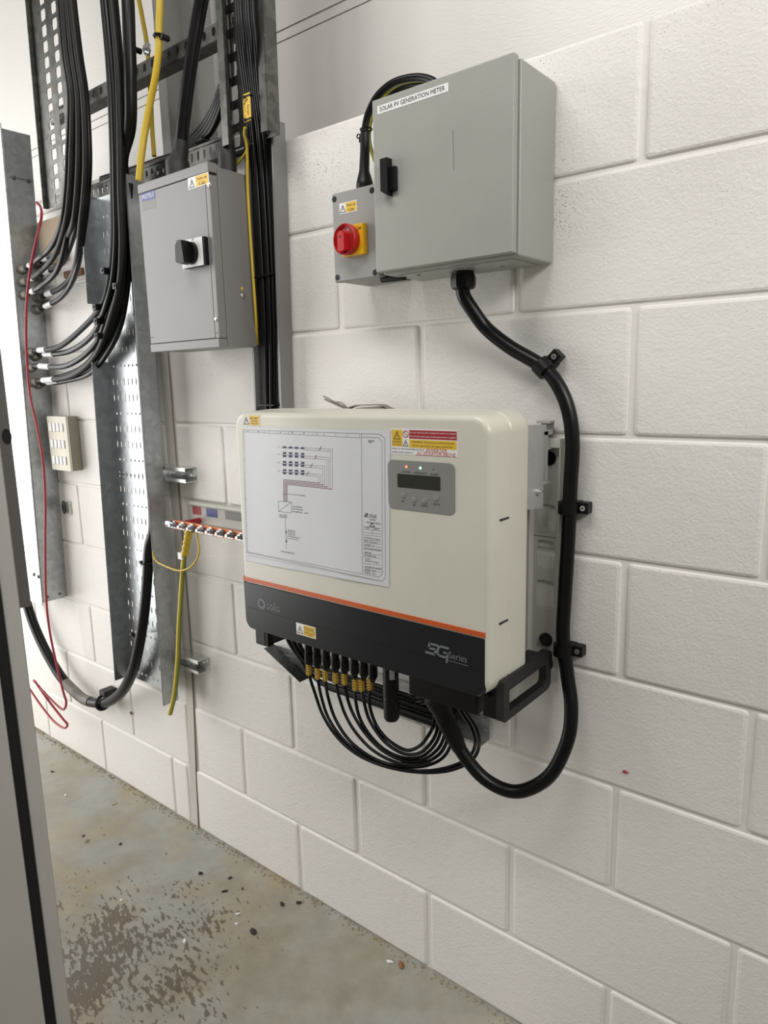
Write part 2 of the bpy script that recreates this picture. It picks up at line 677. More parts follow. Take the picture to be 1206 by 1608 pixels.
def block_mesh(w, h):
    key = (round(w, 3), round(h, 3))
    if key not in _bm:
        r1, r2, d = 0.0028, 0.0080, 0.095
        x, z = w / 2, h / 2
        rings = [rrect(-x, x, -z, z, 0.006, 2), rrect(-x, x, -z, z, 0.006, 2),
                 rrect(-x + r1, x - r1, -z + r1, z - r1, 0.006, 2), rrect(-x + r2, x - r2, -z + r2 * 0.8, z - r2 * 0.8, 0.005, 2)]
        ys = [d, 0.0048, 0.0014, 0.0]
        mb = MB().loft([[(p[0], y, p[1]) for p in rg] for rg, y in zip(rings, ys)])
        me = bpy.data.meshes.new('block')
        me.from_pydata([tuple(v) for v in mb.v], [], mb.f)
        me.materials.append(M['wall'])
        b = bmesh.new()
        b.from_mesh(me)
        bmesh.ops.recalc_face_normals(b, faces=list(b.faces))
        b.to_mesh(me)
        b.free()
        me.polygons.foreach_set('use_smooth', [True] * len(me.polygons))
        me.set_sharp_from_angle(angle=math.radians(12))
        _bm[key] = me
    return _bm[key]


def lay(x0, x1, k):
    z0 = BED[k] + (JB if k else 0.001)
    z1 = BED[k + 1] - (JB if k < 8 else 0)
    me = block_mesh(x1 - x0 - 2 * JP, z1 - z0)
    o = bpy.data.objects.new('block', me)
    COL.objects.link(o)
    o.parent = wall
    o.location = ((x0 + x1) / 2, random.uniform(-0.0006, 0.0006), (z0 + z1) / 2)


def joint_x(k):
    return (-1.205, -1.158) if k == 0 else ((-1.183, -1.135) if k == 1 else (-1.172, -1.122))


for k in range(9):
    jl, jr = joint_x(k)
    # right of the movement joint
    xs = [0.0 + 0.45 * i for i in range(-2, 5)] if k % 2 else [0.225 + 0.45 * i for i in range(-2, 4)]
    prev = jr - JP
    for x in xs:
        lay(prev, x, k)
        prev = x
    # left of it
    xs = [-1.51 - 0.45 * i for i in range(0, 8)] if k % 2 else [-1.285 - 0.45 * i for i in range(0, 8)]
    prev = jl + JP
    for x in xs:
        lay(x, prev, k)
        prev = x
obj('mortar', MB().box(-4.9, 1.9, 0.0046, 0.092, 0.0, ZT - 0.004), M['mortar'], wall)
mb = MB()
zs = [0.0, 0.22, 0.45, 0.7, 1.2, ZT - 0.01]
xl = [-1.206, -1.190, -1.178, -1.174, -1.174, -1.174]
xr = [-1.157, -1.145, -1.130, -1.121, -1.121, -1.121]
mb.loft([[(a, 0.0015, z), (b, 0.0015, z), (b, 0.03, z), (a, 0.03, z)] for a, b, z in zip(xl, xr, zs)])
obj('joint_filler', mb, M['sealant'], wall)
mb = MB()
mb.tube(smooth_path([(b - 0.006, 0.0015, z) for b, z in zip(xr, zs)], 5), 0.0035, 6)
obj('sealant_bead', mb, M['bead'], wall)

obj('floor', MB().box(-4.9, 1.9, -3.6, 0.1, -0.06, 0.0), M['floor'], None, 0)['kind'] = 'structure'

# cladding above the blockwork: long flat panels with a double groove between them
clad = thing('wall_upper', None, None)
clad['kind'] = 'structure'
YC = 0.30
for (z0, z1) in ((1.90, 2.392), (2.396, 2.419), (2.424, 3.35), (3.354, 3.377), (3.382, 4.2)):
    obj('panel', MB().box(-4.9, 1.9, YC, YC + 0.05, z0, z1), M['clad'], clad, 0)
obj('panel_core', MB().box(-4.9, 1.9, YC + 0.003, YC + 0.05, 1.9, 4.2), M['column'], clad, 0)
# flashing strip and bead on the wall head, left of the column
t1 = thing('trim_1', None, None)
t1['kind'] = 'structure'
obj('flashing_strip', MB().box(-4.9, -1.25, 0.085, 0.09, 1.99, 2.062), M['clad'], t1)
mb = MB()
mb.tube([(-4.9, 0.115, 2.092), (-1.25, 0.115, 2.092)], 0.032, 16)
obj('roll_bead', mb, M['clad'], t1)
# steel column behind the wall line
colm = thing('steel_column', 'grey steel column rising behind the block wall above the grey switch box', 'column', (-1.09, 0.2, 1.9))
obj('web', MB().box(-1.22, -0.98, 0.18, 0.192, 1.9, 4.2), M['column'], colm)
obj('flange', MB().box(-1.235, -1.22, 0.112, 0.27, 1.9, 4.2), M['column'], colm)
obj('flange', MB().box(-0.98, -0.965, 0.112, 0.27, 1.9, 4.2), M['column'], colm)
obj('cleat_angle', MB().box(-1.22, -1.195, 0.112, 0.18, 1.9, 4.2), M['column'], colm)

# ================================================================== INVERTER
inv = thing('inverter', 'wide white wall inverter with orange stripe and dark lower band', 'inverter', (-0.235, -0.17, 0.895))
X0, X1, Z0, Z1 = -0.559, 0.089, 0.895, 1.393
YF, YB = -0.240, -0.108
rings = []
def orng(ins, y, r):
    return [(p[0], y, p[1]) for p in rrect(X0 + ins, X1 - ins, Z0 + ins, Z1 - ins, r, 7)]
rings.append(orng(0.006, YB, 0.030))
rings.append(orng(0.001, YB - 0.006, 0.034))
rings.append(orng(0.000, YB - 0.012, 0.035))
rings.append(orng(0.0005, -0.172, 0.035))
rings.append(orng(0.0022, -0.174, 0.034))
rings.append(orng(0.0022, -0.178, 0.034))
rings.append(orng(0.0008, -0.180, 0.035))
rings.append(orng(0.003, -0.222, 0.034))
for k in range(1, 6):
    a = 0.5 * PI * k / 5
    rings.append(orng(0.003 + 0.012 * (1 - math.cos(a)), -0.228 - 0.012 * math.sin(a), 0.034 - 0.010 * (1 - math.cos(a))))
obj('body', MB().loft(rings), M['inv'], inv, 40)
# dark lower cover and stripe as thin shells on the front
def shell(poly, y0, y1, ins=0.002):
    cx = sum(p[0] for p in poly) / len(poly)
    cz = sum(p[1] for p in poly) / len(poly)
    hx = max(abs(p[0] - cx) for p in poly)
    hz = max(abs(p[1] - cz) for p in poly)
    small = [(cx + (p[0] - cx) * (1 - ins / hx), cz + (p[1] - cz) * (1 - ins / hz)) for p in poly]
    return MB().loft([[(p[0], y0, p[1]) for p in poly], [(p[0], (y0 + y1) / 2 - 0.0003, p[1]) for p in poly], [(p[0], y1, p[1]) for p in small]])
XL, XR = X0 + 0.004, X1 - 0.011
obj('lower_cover', shell(rrect(XL, XR, 0.8985, 1.011, (0.022, 0.022, 0.001, 0.001), 6), -0.232, -0.2418, 0.003), M['invd'], inv, 40, label='glossy anthracite lower cover')
obj('stripe', shell([(XL, 1.0108), (XR, 1.0108), (XR, 1.0215), (XL, 1.0215)], -0.232, -0.2415, 0.001), M['orange'], inv, 40, label='orange stripe')
mb = MB()
mb.tube([(XL + 0.01, -0.2419, 0.9505), (XR - 0.012, -0.2419, 0.9505)], 0.0006, 6)
obj('cover_crease', mb, M['blk'], inv)
# side slots in the right edge
for z in (1.2115, 1.0285):
    obj('side_slot', MB().box(X1 - 0.006, X1 + 0.0002, -0.210, -0.182, z, z + 0.003), M['ink'], inv)
# keypad panel
fr = Frame((0, YF, 0))
kp = obj('keypad_panel', shell(rrect(-0.1275, 0.0175, 1.2185, 1.3080, 0.011, 5), -0.2395, -0.2412, 0.0006), M['panel'], inv, 40, label='grey keypad panel with a small display')
fk = Frame((0, -0.2412, 0))
obj('display', MB().prism(rrect(-0.105, -0.012, 1.2590, 1.2835, 0.001, 1), -0.2405, -0.2416), M['lcd'], kp)
def kpx(u, v):
    return P(u, v, -0.2412)
for (u, v, m) in ((638, 733, 'ledr'), (660, 735, 'ledg'), (681, 737, 'ink')):
    p = kpx(u, v)
    mb = MB()
    mb.cyl((p.x, -0.2408, p.z), (p.x, -0.2422, p.z), 0.0026 if m != 'ink' else 0.001, 0.0018 if m != 'ink' else 0.0008, 10)
    obj('indicator_light', mb, M[m], kp, label={'ledr': 'red lit indicator', 'ledg': 'green lit indicator', 'ink': 'unlit indicator'}[m])
for (u, v) in ((633.5, 778), (650, 785), (667, 787), (685, 783)):
    p = kpx(u, v)
    mb = MB()
    mb.loft([[(p.x + r * math.cos(a * PI / 6), y, p.z + r * math.sin(a * PI / 6)) for a in range(12)] for r, y in ((0.0056, -0.2410), (0.0052, -0.2420), (0.0036, -0.2428))])
    obj('button', mb, M['panel'], kp)
mb = MB()
for (t, u, v, w, h) in (('POWER', 638, 741, 0.019, 0.0032), ('OPERATION', 660, 743, 0.027, 0.0032), ('ALARM', 682, 745, 0.017, 0.0032),
                        ('ESC', 633, 787, 0.008, 0.0032), ('UP', 650.5, 793, 0.006, 0.0032), ('DOWN', 667, 794.5, 0.014, 0.0032), ('ENTER', 686, 792, 0.014, 0.0032)):
    p = kpx(u, v)
    put_text(mb, fk, t, p.x - w / 2, p.z - h / 2, w, h)
obj('lettering', mb, M['ink'], kp, 0)
# brand print on the dark cover
fc = Frame((0, -0.2418, 0))
mb = MB()
c = P(411, 948, -0.2418)
for k in range(24):
    a0, a1 = 2 * PI * k / 24, 2 * PI * (k + 1) / 24
    pts = [(c.x + r * math.cos(a), c.z + r * math.sin(a)) for r, a in ((0.0072, a0), (0.0105, a0), (0.0105, a1), (0.0072, a1))]
    mb.quad(*[fc.p(a, b, 0.0006) for a, b in pts])
for k in range(12):
    a = 2 * PI * k / 12
    put_line(mb, fc, (c.x + 0.0100 * math.cos(a), c.z + 0.0100 * math.sin(a)), (c.x + 0.0135 * math.cos(a), c.z + 0.0135 * math.sin(a)), 0.0034)
put_text(mb, fc, 'solis', c.x + 0.018, c.z - 0.0085, 0.041, 0.019)
obj('brand_print', mb, M['silver'], inv, 0, label='faint grey brand name with sun emblem')
mb = MB()
p = P(668, 1022, -0.2418)
ox, oz = p.x, p.z - 0.004
def bar(pts, w):
    for a, b in zip(pts[:-1], pts[1:]):
        put_line(mb, fc, (ox + a[0], oz + a[1]), (ox + b[0], oz + b[1]), w)
# slanted block 5 and G
bar([(0.030, 0.0205), (0.010, 0.0205)], 0.0042)
bar([(0.0105, 0.0222), (0.0065, 0.0100)], 0.0042)
bar([(0.0055, 0.0118), (0.0235, 0.0118)], 0.0042)
bar([(0.0245, 0.0125), (0.0205, 0.0015)], 0.0042)
bar([(0.0225, 0.0022), (0.000, 0.0022)], 0.0042)
bar([(0.052, 0.0205), (0.034, 0.0205), (0.0285, 0.0160), (0.0275, 0.0060), (0.0315, 0.0022), (0.0475, 0.0022)], 0.0042)
bar([(0.0400, 0.0105), (0.0500, 0.0105)], 0.0040)
bar([(0.0495, 0.0122), (0.0470, -0.008)], 0.0040)
put_text(mb, fc, 'Series', ox + 0.0515, oz + 0.0025, 0.038, 0.013)
put_line(mb, fc, (ox + 0.050, oz - 0.0025), (ox + 0.092, oz - 0.0025), 0.0010)
obj('series_print', mb, M['silver'], inv, 0, label='silver series emblem')

# warning labels
def warn_label(name, parent, fr, a0, b0, w, h, split, lines, tri, base='white', label=None):
    mb = MB()
    put_rect(mb, fr, a0, a0 + w, b0, b0 + h, 0.0004)
    lab = obj(name, mb, M[base], parent, 0, label=label)
    mb = MB()
    put_rect(mb, fr, a0 + w * split, a0 + w * 0.97, b0 + h * 0.06, b0 + h * 0.94, 0.00055, 0.0003)
    obj('yellow_field', mb, M['yel'], lab, 0)
    mb = MB()
    put_triangle_sign(mb, fr, a0 + w * tri[0], b0 + h * tri[1], tri[2])
    n = len(lines)
    for i, (t, k) in enumerate(lines):
        lw = w * (0.97 - split) * k
        mid = a0 + w * (split + 0.97) / 2
        lh = h * 0.62 / n
        put_text(mb, fr, t, mid - lw / 2, b0 + h * (0.86 - (i + 1) * 0.78 / n) + 0.0005, lw, lh, 0.0007)
    obj('lettering', mb, M['ink'], lab, 0)
    return lab

p = P(384, 667, YF)
warn_label('warning_label', inv, fr, p.x - 0.002, p.z - 0.002, 0.052, 0.0235, 0.37,
           [('Inverter - Isolate A.C.', 0.86), ('and D.C. before', 0.66), ('carrying out work', 0.78)], (0.17, 0.12, 0.0185), 'inv', 'small yellow warning label at the top left corner')
pa = P(466, 995, -0.2418)
warn_label('warning_label', inv, fc, pa.x, pa.z, 0.0575, 0.0255, 0.38,
           [('Do not disconnect', 0.82), ('D.C. plugs and sockets', 0.92), ('under load - turn off', 0.90), ('A.C. supply first', 0.66)], (0.195, 0.12, 0.0190), 'white', 'white and yellow warning label on the dark cover')
# large isolation notice
p = P(616, 713, YF)
a0, b0, w, h = p.x - 0.002, p.z + 0.0005, 0.1415, 0.0455
mb = MB()
put_rect(mb, fr, a0, a0 + w, b0, b0 + h, 0.0004)
note = obj('isolation_notice', mb, M['white'], inv, 0, label='red and yellow isolation notice with handwriting')
mb = MB()
put_rect(mb, fr, a0 + 0.002, a0 + 0.026, b0 + 0.014, b0 + 0.0435, 0.00055, 0.0003)
put_rect(mb, fr, a0 + 0.041, a0 + 0.140, b0 + 0.0125, b0 + 0.027, 0.00055, 0.0003)
obj('yellow_field', mb, M['yel'], note, 0)
mb = MB()
put_rect(mb, fr, a0 + 0.041, a0 + 0.1405, b0 + 0.0285, b0 + 0.0435, 0.00055, 0.0003)
obj('red_field', mb, M['redl'], note, 0)
mb = MB()
put_triangle_sign(mb, fr, a0 + 0.0140, b0 + 0.0265, 0.0165)
put_triangle_sign(mb, fr, a0 + 0.0330, b0 + 0.0145, 0.0130)
put_text(mb, fr, 'WARNING', a0 + 0.0035, b0 + 0.0208, 0.0205, 0.0032, 0.0007)
put_text(mb, fr, 'Dual Supply', a0 + 0.0035, b0 + 0.0156, 0.0205, 0.0034, 0.0007)
put_text(mb, fr, 'WARNING - Only persons authorised by the', a0 + 0.046, b0 + 0.0208, 0.089, 0.0038, 0.0007)
put_text(mb, fr, 'D.N.O. may remove the mains cut-out fuse', a0 + 0.048, b0 + 0.0145, 0.084, 0.0038, 0.0007)
put_text(mb, fr, 'Isolate on-site Generating source at', a0 + 0.002, b0 + 0.0078, 0.071, 0.0040, 0.0007)
put_text(mb, fr, 'Isolate mains supply at', a0 + 0.002, b0 + 0.0018, 0.047, 0.0040, 0.0007)
obj('lettering', mb, M['ink'], note, 0)
mb = MB()
put_text(mb, fr, 'Do not work on this equipment until it is isolated', a0 + 0.0425, b0 + 0.0372, 0.0965, 0.0038, 0.0007)
put_text(mb, fr, 'from both mains and on-site generation supplies', a0 + 0.0425, b0 + 0.0307, 0.0965, 0.0038, 0.0007)
obj('white_lettering', mb, M['white'], note, 0)
mb = MB()
for k in range(20):
    t0, t1_ = 2 * PI * k / 20, 2 * PI * (k + 1) / 20
    put_line(mb, fr, (a0 + 0.0335 + 0.0058 * math.cos(t0), b0 + 0.0362 + 0.0058 * math.sin(t0)), (a0 + 0.0335 + 0.0058 * math.cos(t1_), b0 + 0.0362 + 0.0058 * math.sin(t1_)), 0.0013, 0.0007)
put_line(mb, fr, (a0 + 0.0295, b0 + 0.0402), (a0 + 0.0375, b0 + 0.0322), 0.0012, 0.0007)
obj('prohibition_ring', mb, M['redl'], note, 0)
mb = MB()
put_text(mb, fr, 'INVERTER', a0 + 0.077, b0 + 0.0075, 0.043, 0.0056, 0.0007, 0.25)
put_text(mb, fr, 'AC ISOLATOR ABOVE', a0 + 0.057, b0 + 0.0012, 0.080, 0.0056, 0.0007, 0.25)
for (q0, q1, z) in ((0.074, 0.122, 0.0068), (0.053, 0.139, 0.0006)):
    put_line(mb, fr, (a0 + q0, b0 + z), (a0 + q1, b0 + z), 0.0005)
obj('handwriting', mb, M['hand'], note, 0)

# rear: heat sink, side plates, underside
mb = MB().box(-0.50, 0.035, -0.110, -0.098, 0.925, 1.36)
for k in range(28):
    x = -0.497 + 0.0195 * k
    mb.box(x, x + 0.003, -0.099, -0.052, 0.93, 1.355)
obj('heat_sink', mb, M['blkd'], inv)
mb = MB()
for sx in (0, 1):
    x = 0.083 if sx == 0 else -0.553
    mb = MB()
    mb.prism([(-0.112, 1.215), (-0.042, 1.207), (-0.042, 1.349), (-0.034, 1.349), (-0.034, 1.362), (-0.112, 1.366)], x - 0.002, x, 'x')
    sp = obj('side_plate', mb, M['alu'], inv)
    mb = MB()
    y0 = -0.036
    for (a, b, c_, d) in ((-0.036, -0.034, 1.255, 1.350), (-0.036, -0.010, 1.343, 1.352), (-0.034, -0.010, 1.316, 1.320), (-0.012, -0.010, 1.316, 1.368), (-0.030, -0.010, 1.364, 1.368), (-0.042, -0.022, 1.253, 1.256)):
        mb.box(x - 0.022, x + 0.004, a, b, c_, d)
    obj('hook', mb, M['alu'], sp)
    mb = MB()
    mb.cyl((x, -0.070, 1.243), (x + (0.007 if sx == 0 else -0.007), -0.070, 1.243), 0.0050, None, 6)
    mb.cyl((x, -0.070, 1.243), (x + (0.012 if sx == 0 else -0.012), -0.070, 1.243), 0.0028, None, 8)
    obj('bolt', mb, M['zinc'], sp)
obj('base_tray', MB().rbox(-0.540, 0.070, -0.216, -0.060, 0.8895, 0.8965, 0.002, 2), M['blk'], inv)
obj('terminal_cover', MB().rbox(P(641, 1068, -0.205).x, 0.040, -0.205, -0.085, 0.842, 0.892, 0.004, 2), M['blk'], inv)
# carry handles, open loops low on both sides
for sx in (1, -1):
    cx = 0.0965 if sx == 1 else -0.562
    outer = rrect(-0.208, -0.018, 0.846, 0.925, (0.006, 0.022, 0.014, 0.004), 5)
    inner = rrect(-0.188, -0.042, 0.862, 0.902, (0.004, 0.010, 0.008, 0.004), 5)
    # tilt: front end hangs a little lower, as in the photograph
    def tl(p):
        return (p[0], p[1] + 0.0 * p[0])
    xa, xb = (cx - 0.016, cx) if sx == 1 else (cx, cx + 0.030)
    n = len(outer)
    mb = MB()
    O0 = [(xa, p[0], p[1]) for p in outer]
    O1 = [(xb, p[0], p[1]) for p in outer]
    I0 = [(xa, p[0], p[1]) for p in inner]
    I1 = [(xb, p[0], p[1]) for p in inner]
    mb.add(O0 + O1 + I0 + I1, [q for i in range(n) for j in [(i + 1) % n] for q in
           ((i, j, n + j, n + i), (2 * n + i, 3 * n + i, 3 * n + j, 2 * n + j), (i, 2 * n + i, 2 * n + j, j), (n + i, n + j, 3 * n + j, 3 * n + i))])
    obj('carry_handle', mb, M['blkd'], inv, 40, label='black carry handle')
    obj('handle_arm', MB().rbox(*((0.052, 0.0955) if sx == 1 else (-0.561, -0.520)), -0.207, -0.189, 0.8475, 0.9120, 0.003, 2), M['blk'], inv)
    obj('handle_bar', MB().rbox(*((0.050, 0.0955) if sx == 1 else (-0.561, -0.520)), -0.200, -0.030, 0.9040, 0.9180, 0.003, 2), M['blkd'], inv)

# mounting plate on the wall behind the inverter
bp = thing('mounting_plate', 'white ribbed mounting plate on the wall behind the white inverter', 'bracket', (-0.235, -0.01, 0.868))
mb = MB()
wins = [P(865, v, -0.006).z for v in (815, 872, 935)]
for sx in (1, -1):
    def mx(x):
        return x if sx == 1 else -0.47 - x
    mb = MB()
    perf(mb, lambda q, t: Vector((mx(q), -0.006, t)), 0.046, 0.1015, 0.869, 1.332, [(z, [0.0735], 0.0195, 0.0290, 'rect') for z in sorted(wins)])
    for (p, q) in (((0.106, -0.0005), (0.106, -0.020)), ((0.106, -0.020), (0.1035, -0.020)), ((0.1035, -0.020), (0.1015, -0.006)), ((0.046, -0.006), (0.043, -0.018)), ((0.043, -0.018), (0.030, -0.018))):
        mb.quad((mx(p[0]), p[1], 0.869), (mx(q[0]), q[1], 0.869), (mx(q[0]), q[1], 1.332), (mx(p[0]), p[1], 1.332))
    obj('upright', mb, M['plate'], bp, 0, 0.0016)
obj('cross_rail', MB().rbox(-0.575, 0.106, -0.022, -0.001, 1.318, 1.336, 0.002, 2), M['plate'], bp)
obj('foot', MB().rbox(0.075, 0.107, -0.022, -0.001, 0.857, 0.884, 0.002, 2), M['plate'], bp)
for (x, z, m, r) in ((0.078, 1.297, 'blk', 0.0130), (0.078, 0.937, 'blkd', 0.0135)):
    mb = MB()
    mb.cyl((x, -0.006, z), (x, -0.010, z), r, None, 18)
    mb.cyl((x, -0.010, z), (x, -0.017, z), r * 0.62, None, 6)
    obj('fixing_bolt', mb, M[m], bp)

# laminated wiring diagram on the front
def wave(x):
    t = (x + 0.53) / 0.40
    return -0.2408 - 0.0011 * (0.5 - 0.5 * math.cos(2 * PI * min(max(t, 0), 1) * 2.0))
dg = thing('wiring_diagram', 'laminated white wiring diagram sheet stuck to the front of the white inverter', 'sheet', (-0.33, -0.242, 1.06))
cTL, cTR, cBR, cBL = [P(u, v, YF) for u, v in ((383.5, 670), (613, 676), (611, 922), (385.5, 880))]
def sheet(a, b):
    q = (cBL * (1 - a) + cBR * a) * (1 - b) + (cTL * (1 - a) + cTR * a) * b
    return q
mb = MB()
NX, NZ = 96, 2
vs = []
for j in range(NZ + 1):
    for i in range(NX + 1):
        q = sheet(i / NX, j / NZ)
        vs.append((q.x, wave(q.x), q.z))
mb.add(vs, [(j * (NX + 1) + i, j * (NX + 1) + i + 1, (j + 1) * (NX + 1) + i + 1, (j + 1) * (NX + 1) + i) for j in range(NZ) for i in range(NX)])
obj('sheet', mb, M['paper'], dg, 0, 0.0005)
def dp(u, v):
    q = P(u, v, YF)
    return (q.x, q.z)
def wline(mb, a, b, w, lift=0.0006, n=None):
    a = Vector(a)
    b = Vector(b)
    L = (b - a).length
    n = max(1, int(abs(b.x - a.x) / 0.012)) if n is None else n
    d = (b - a).normalized()
    nn = Vector((-d.y, d.x)) * w / 2
    for k in range(n):
        p, q = a.lerp(b, k / n), a.lerp(b, (k + 1) / n)
        mb.quad(*[(r.x, wave(r.x) - lift, r.y) for r in (p - nn, q - nn, q + nn, p + nn)])
def z2(c, s=5.025, ox=380, oy=640):      # point read in an enlargement of the photograph
    return dp(ox + c[0] / s, oy + c[1] / s)
def poly(mb, pts, w, close=False):
    pts = [z2(p) for p in pts]
    if close:
        pts = pts + [pts[0]]
    for a, b in zip(pts[:-1], pts[1:]):
        wline(mb, a, b, w)
mb = MB()
poly(mb, [(8, 175), (948, 205), (1090, 210), (1130, 240), (1135, 1340), (1105, 1368), (40, 1140)], 0.0006)
poly(mb, [(955, 232), (1080, 237), (1108, 262), (1110, 1312), (1085, 1335), (960, 1312)], 0.0006)
poly(mb, [(948, 205), (955, 1310)], 0.0007)
poly(mb, [(8, 190), (945, 238)], 0.0005)
poly(mb, [(8, 175), (40, 1140)], 0.0006)
poly(mb, [(18, 190), (48, 1135)], 0.0004)
poly(mb, [(45, 1138), (958, 1312)], 0.0005)
poly(mb, [(40, 1160), (1100, 1368)], 0.0004)
for k in range(10):
    x = 95 + 93 * k
    poly(mb, [(x, 180 + x * 0.03), (x, 198 + x * 0.04)], 0.0005)
for k in range(8):
    z = 300 + 105 * k
    poly(mb, [(8 + (z - 175) * 0.033, z), (20 + (z - 175) * 0.033, z)], 0.0005)
for z in (940, 960, 985, 1005, 1040, 1065, 1090, 1118, 1150, 1175, 1230, 1262, 1285):
    poly(mb, [(960, z - 3), (1098, z + 12)], 0.0005)
poly(mb, [(1030, 945), (1032, 1000)], 0.0005)
obj('border_lines', mb, M['inkg'], dg, 0)
mb = MB()
# four rows of solar strings
for (z, n) in ((312, 1), (370, 2), (440, 2), (505, 2)):
    for i, x in enumerate((342, 388, 434, 482)):
        for r in range(n):
            zz = z + 24 * r - 12 * (n - 1) + i * 2.5
            a, b = z2((x - 13, zz)), z2((x + 13, zz))
            wline(mb, a, b, 0.0038)
    poly(mb, [(318, z + 2), (498, z + 10)], 0.0006)
obj('panel_symbols', mb, M['navy'], dg, 0)
mb = MB()
for i, (z, xe) in enumerate(((320, 720), (385, 690), (455, 656), (520, 622))):
    for o_ in (0, 16):
        poly(mb, [(498, z + o_ - 3), (xe - o_, z + o_ + 8), (xe - o_, 640 - i * 14)], 0.0005)
for i in range(4):
    poly(mb, [(335 + i * 9, 740), (335 + i * 9, 568 + i * 12), (620 + i * 32, 595 + i * 16)], 0.0012)
obj('string_lines', mb, M['wine'], dg, 0)
mb = MB()
poly(mb, [(294, 738), (395, 745), (395, 830), (294, 818)], 0.0006, True)
poly(mb, [(294, 818), (395, 745)], 0.0006)
poly(mb, [(325, 678), (450, 690)], 0.0006)
poly(mb, [(347, 872), (352, 985), (355, 1110)], 0.0006)
poly(mb, [(355, 1028), (450, 1044)], 0.0006)
for k in range(10):
    a, b = 2 * PI * k / 10, 2 * PI * (k + 1) / 10
    poly(mb, [(346 + 15 * math.cos(a), 855 + 15 * math.sin(a)), (346 + 15 * math.cos(b), 855 + 15 * math.sin(b))], 0.0006)
poly(mb, [(350, 972), (357, 972), (357, 992), (350, 992)], 0.0008, True)
poly(mb, [(352, 1046), (360, 1046), (360, 1062), (352, 1062)], 0.0012, True)
for (x, z) in ((623, 320), (585, 388), (552, 455), (522, 520)):
    poly(mb, [(x - 8, z + 16), (x + 8, z - 16)], 0.0010)
class WFrame(Frame):
    def p(s, a, b, h=0.0):
        return Vector((a, wave(a) - h, b))
wf = WFrame((0, 0, 0))
def wt(t, cx, cz, w, h):
    a = z2((cx, cz))
    put_text(mb, wf, t, a[0], a[1] - h / 2, w, h)
for (t, x, z, w, h) in (('DC INPUT', 455, 690, 0.018, 0.0030), ('SOLIS INVERTER', 402, 778, 0.028, 0.0030), ('30kW THREE PHASE', 402, 797, 0.030, 0.0030), ('INVERTER - G99', 402, 818, 0.045, 0.0030),
                        ('kWh', 300, 845, 0.010, 0.003), ('M', 340, 857, 0.004, 0.004), ('METER', 300, 860, 0.012, 0.0028), ('GENERATION', 366, 966, 0.022, 0.0028), ('AC ISOLATOR', 366, 982, 0.022, 0.0028), ('4 POLE 63A', 366, 998, 0.022, 0.0028), ('PV MAIN SWITCH', 366, 1014, 0.034, 0.0028),
                        ('MAIN DISTRIBUTION', 315, 1132, 0.040, 0.0030), ('A', 46, 186, 0.003, 0.003), ('B', 130, 188, 0.003, 0.003), ('C', 218, 191, 0.003, 0.003), ('D', 306, 195, 0.003, 0.003), ('E', 398, 198, 0.003, 0.003), ('F', 490, 201, 0.003, 0.003), ('G', 590, 207, 0.003, 0.003),
                        ('1.1', 288, 308, 0.006, 0.0026), ('2.1', 288, 368, 0.006, 0.0026), ('3.1', 288, 432, 0.006, 0.0026), ('4.1', 288, 498, 0.006, 0.0026)):
    wt(t, x, z, w, h)
for (t, x, z, w, h) in (('DRAWN', 1003, 260, 0.014, 0.0028), ('REV', 1003, 272, 0.010, 0.0028), ('LYNX', 996, 852, 0.022, 0.0072), ('www', 1012, 882, 0.014, 0.0028), ('RENEWABLES', 988, 902, 0.034, 0.0028), ('CLIENT', 976, 945, 0.012, 0.0028), ('DATE', 1045, 955, 0.012, 0.0028), ('PV INSTALLATION', 966, 1022, 0.038, 0.0030),
                        ('SITE LAYOUT', 968, 1050, 0.034, 0.0030), ('UNIT 2', 968, 1078, 0.024, 0.0030), ('SINGLE LINE DIAGRAM', 968, 1105, 0.042, 0.0030), ('SHEET NO', 972, 1138, 0.016, 0.0030), ('DRAWING NO', 972, 1160, 0.028, 0.0030), ('PROJECT', 974, 1190, 0.016, 0.0030), ('SOLAR PV SYSTEM', 974, 1205, 0.034, 0.0030),
                        ('SCALE NTS', 976, 1250, 0.040, 0.0030), ('SIZE A3', 976, 1274, 0.026, 0.0030), ('REV 01', 976, 1298, 0.026, 0.0030)):
    wt(t, x, z, w, h)
a = z2((980, 845))
poly(mb, [(972, 858), (985, 832), (994, 838), (984, 862), (972, 858)], 0.0016)
a1, a2, a3 = z2((1010, 935)), z2((1052, 940)), z2((1030, 910))
for q, r in ((a1, a2), (a2, a3), (a3, a1)):
    wline(mb, q, r, 0.0012)
obj('lettering', mb, M['ink'], dg, 0)

# loose grey cable offcut lying between inverter and wall
mb = MB()
def ribbon(pts, w, t=0.0012):
    pts = [Vector(p) for p in smooth_path(pts, 4)]
    mb.loft([[p + Vector((0, -w / 2, -t)), p + Vector((0, w / 2, -t)), p + Vector((0, w / 2, t)), p + Vector((0, -w / 2, t))] for p in pts])
YS = -0.085
ribbon([P(508, 622, YS), P(525, 631, YS), P(545, 641, YS), P(560, 648, YS)], 0.004)
ribbon([P(510, 627, YS), P(530, 636, YS), P(546, 643, YS), P(556, 648, YS)], 0.006)
ribbon([P(523, 631, YS), P(535, 632, YS), P(544, 639, YS), P(552, 647, YS)], 0.003)
ribbon([P(540, 646, YS), P(556, 638, YS), P(575, 636, YS), P(600, 636, YS), P(612, 641, YS), P(622, 645, YS)], 0.016)
ribbon([P(545, 647, YS), P(570, 642, YS), P(598, 641, YS), P(612, 646, YS)], 0.022, 0.003)
tag(obj('cable_offcut', mb, M['foil'], None, 40, own=True), 'frayed grey offcut lying on top of the white inverter', 'offcut')

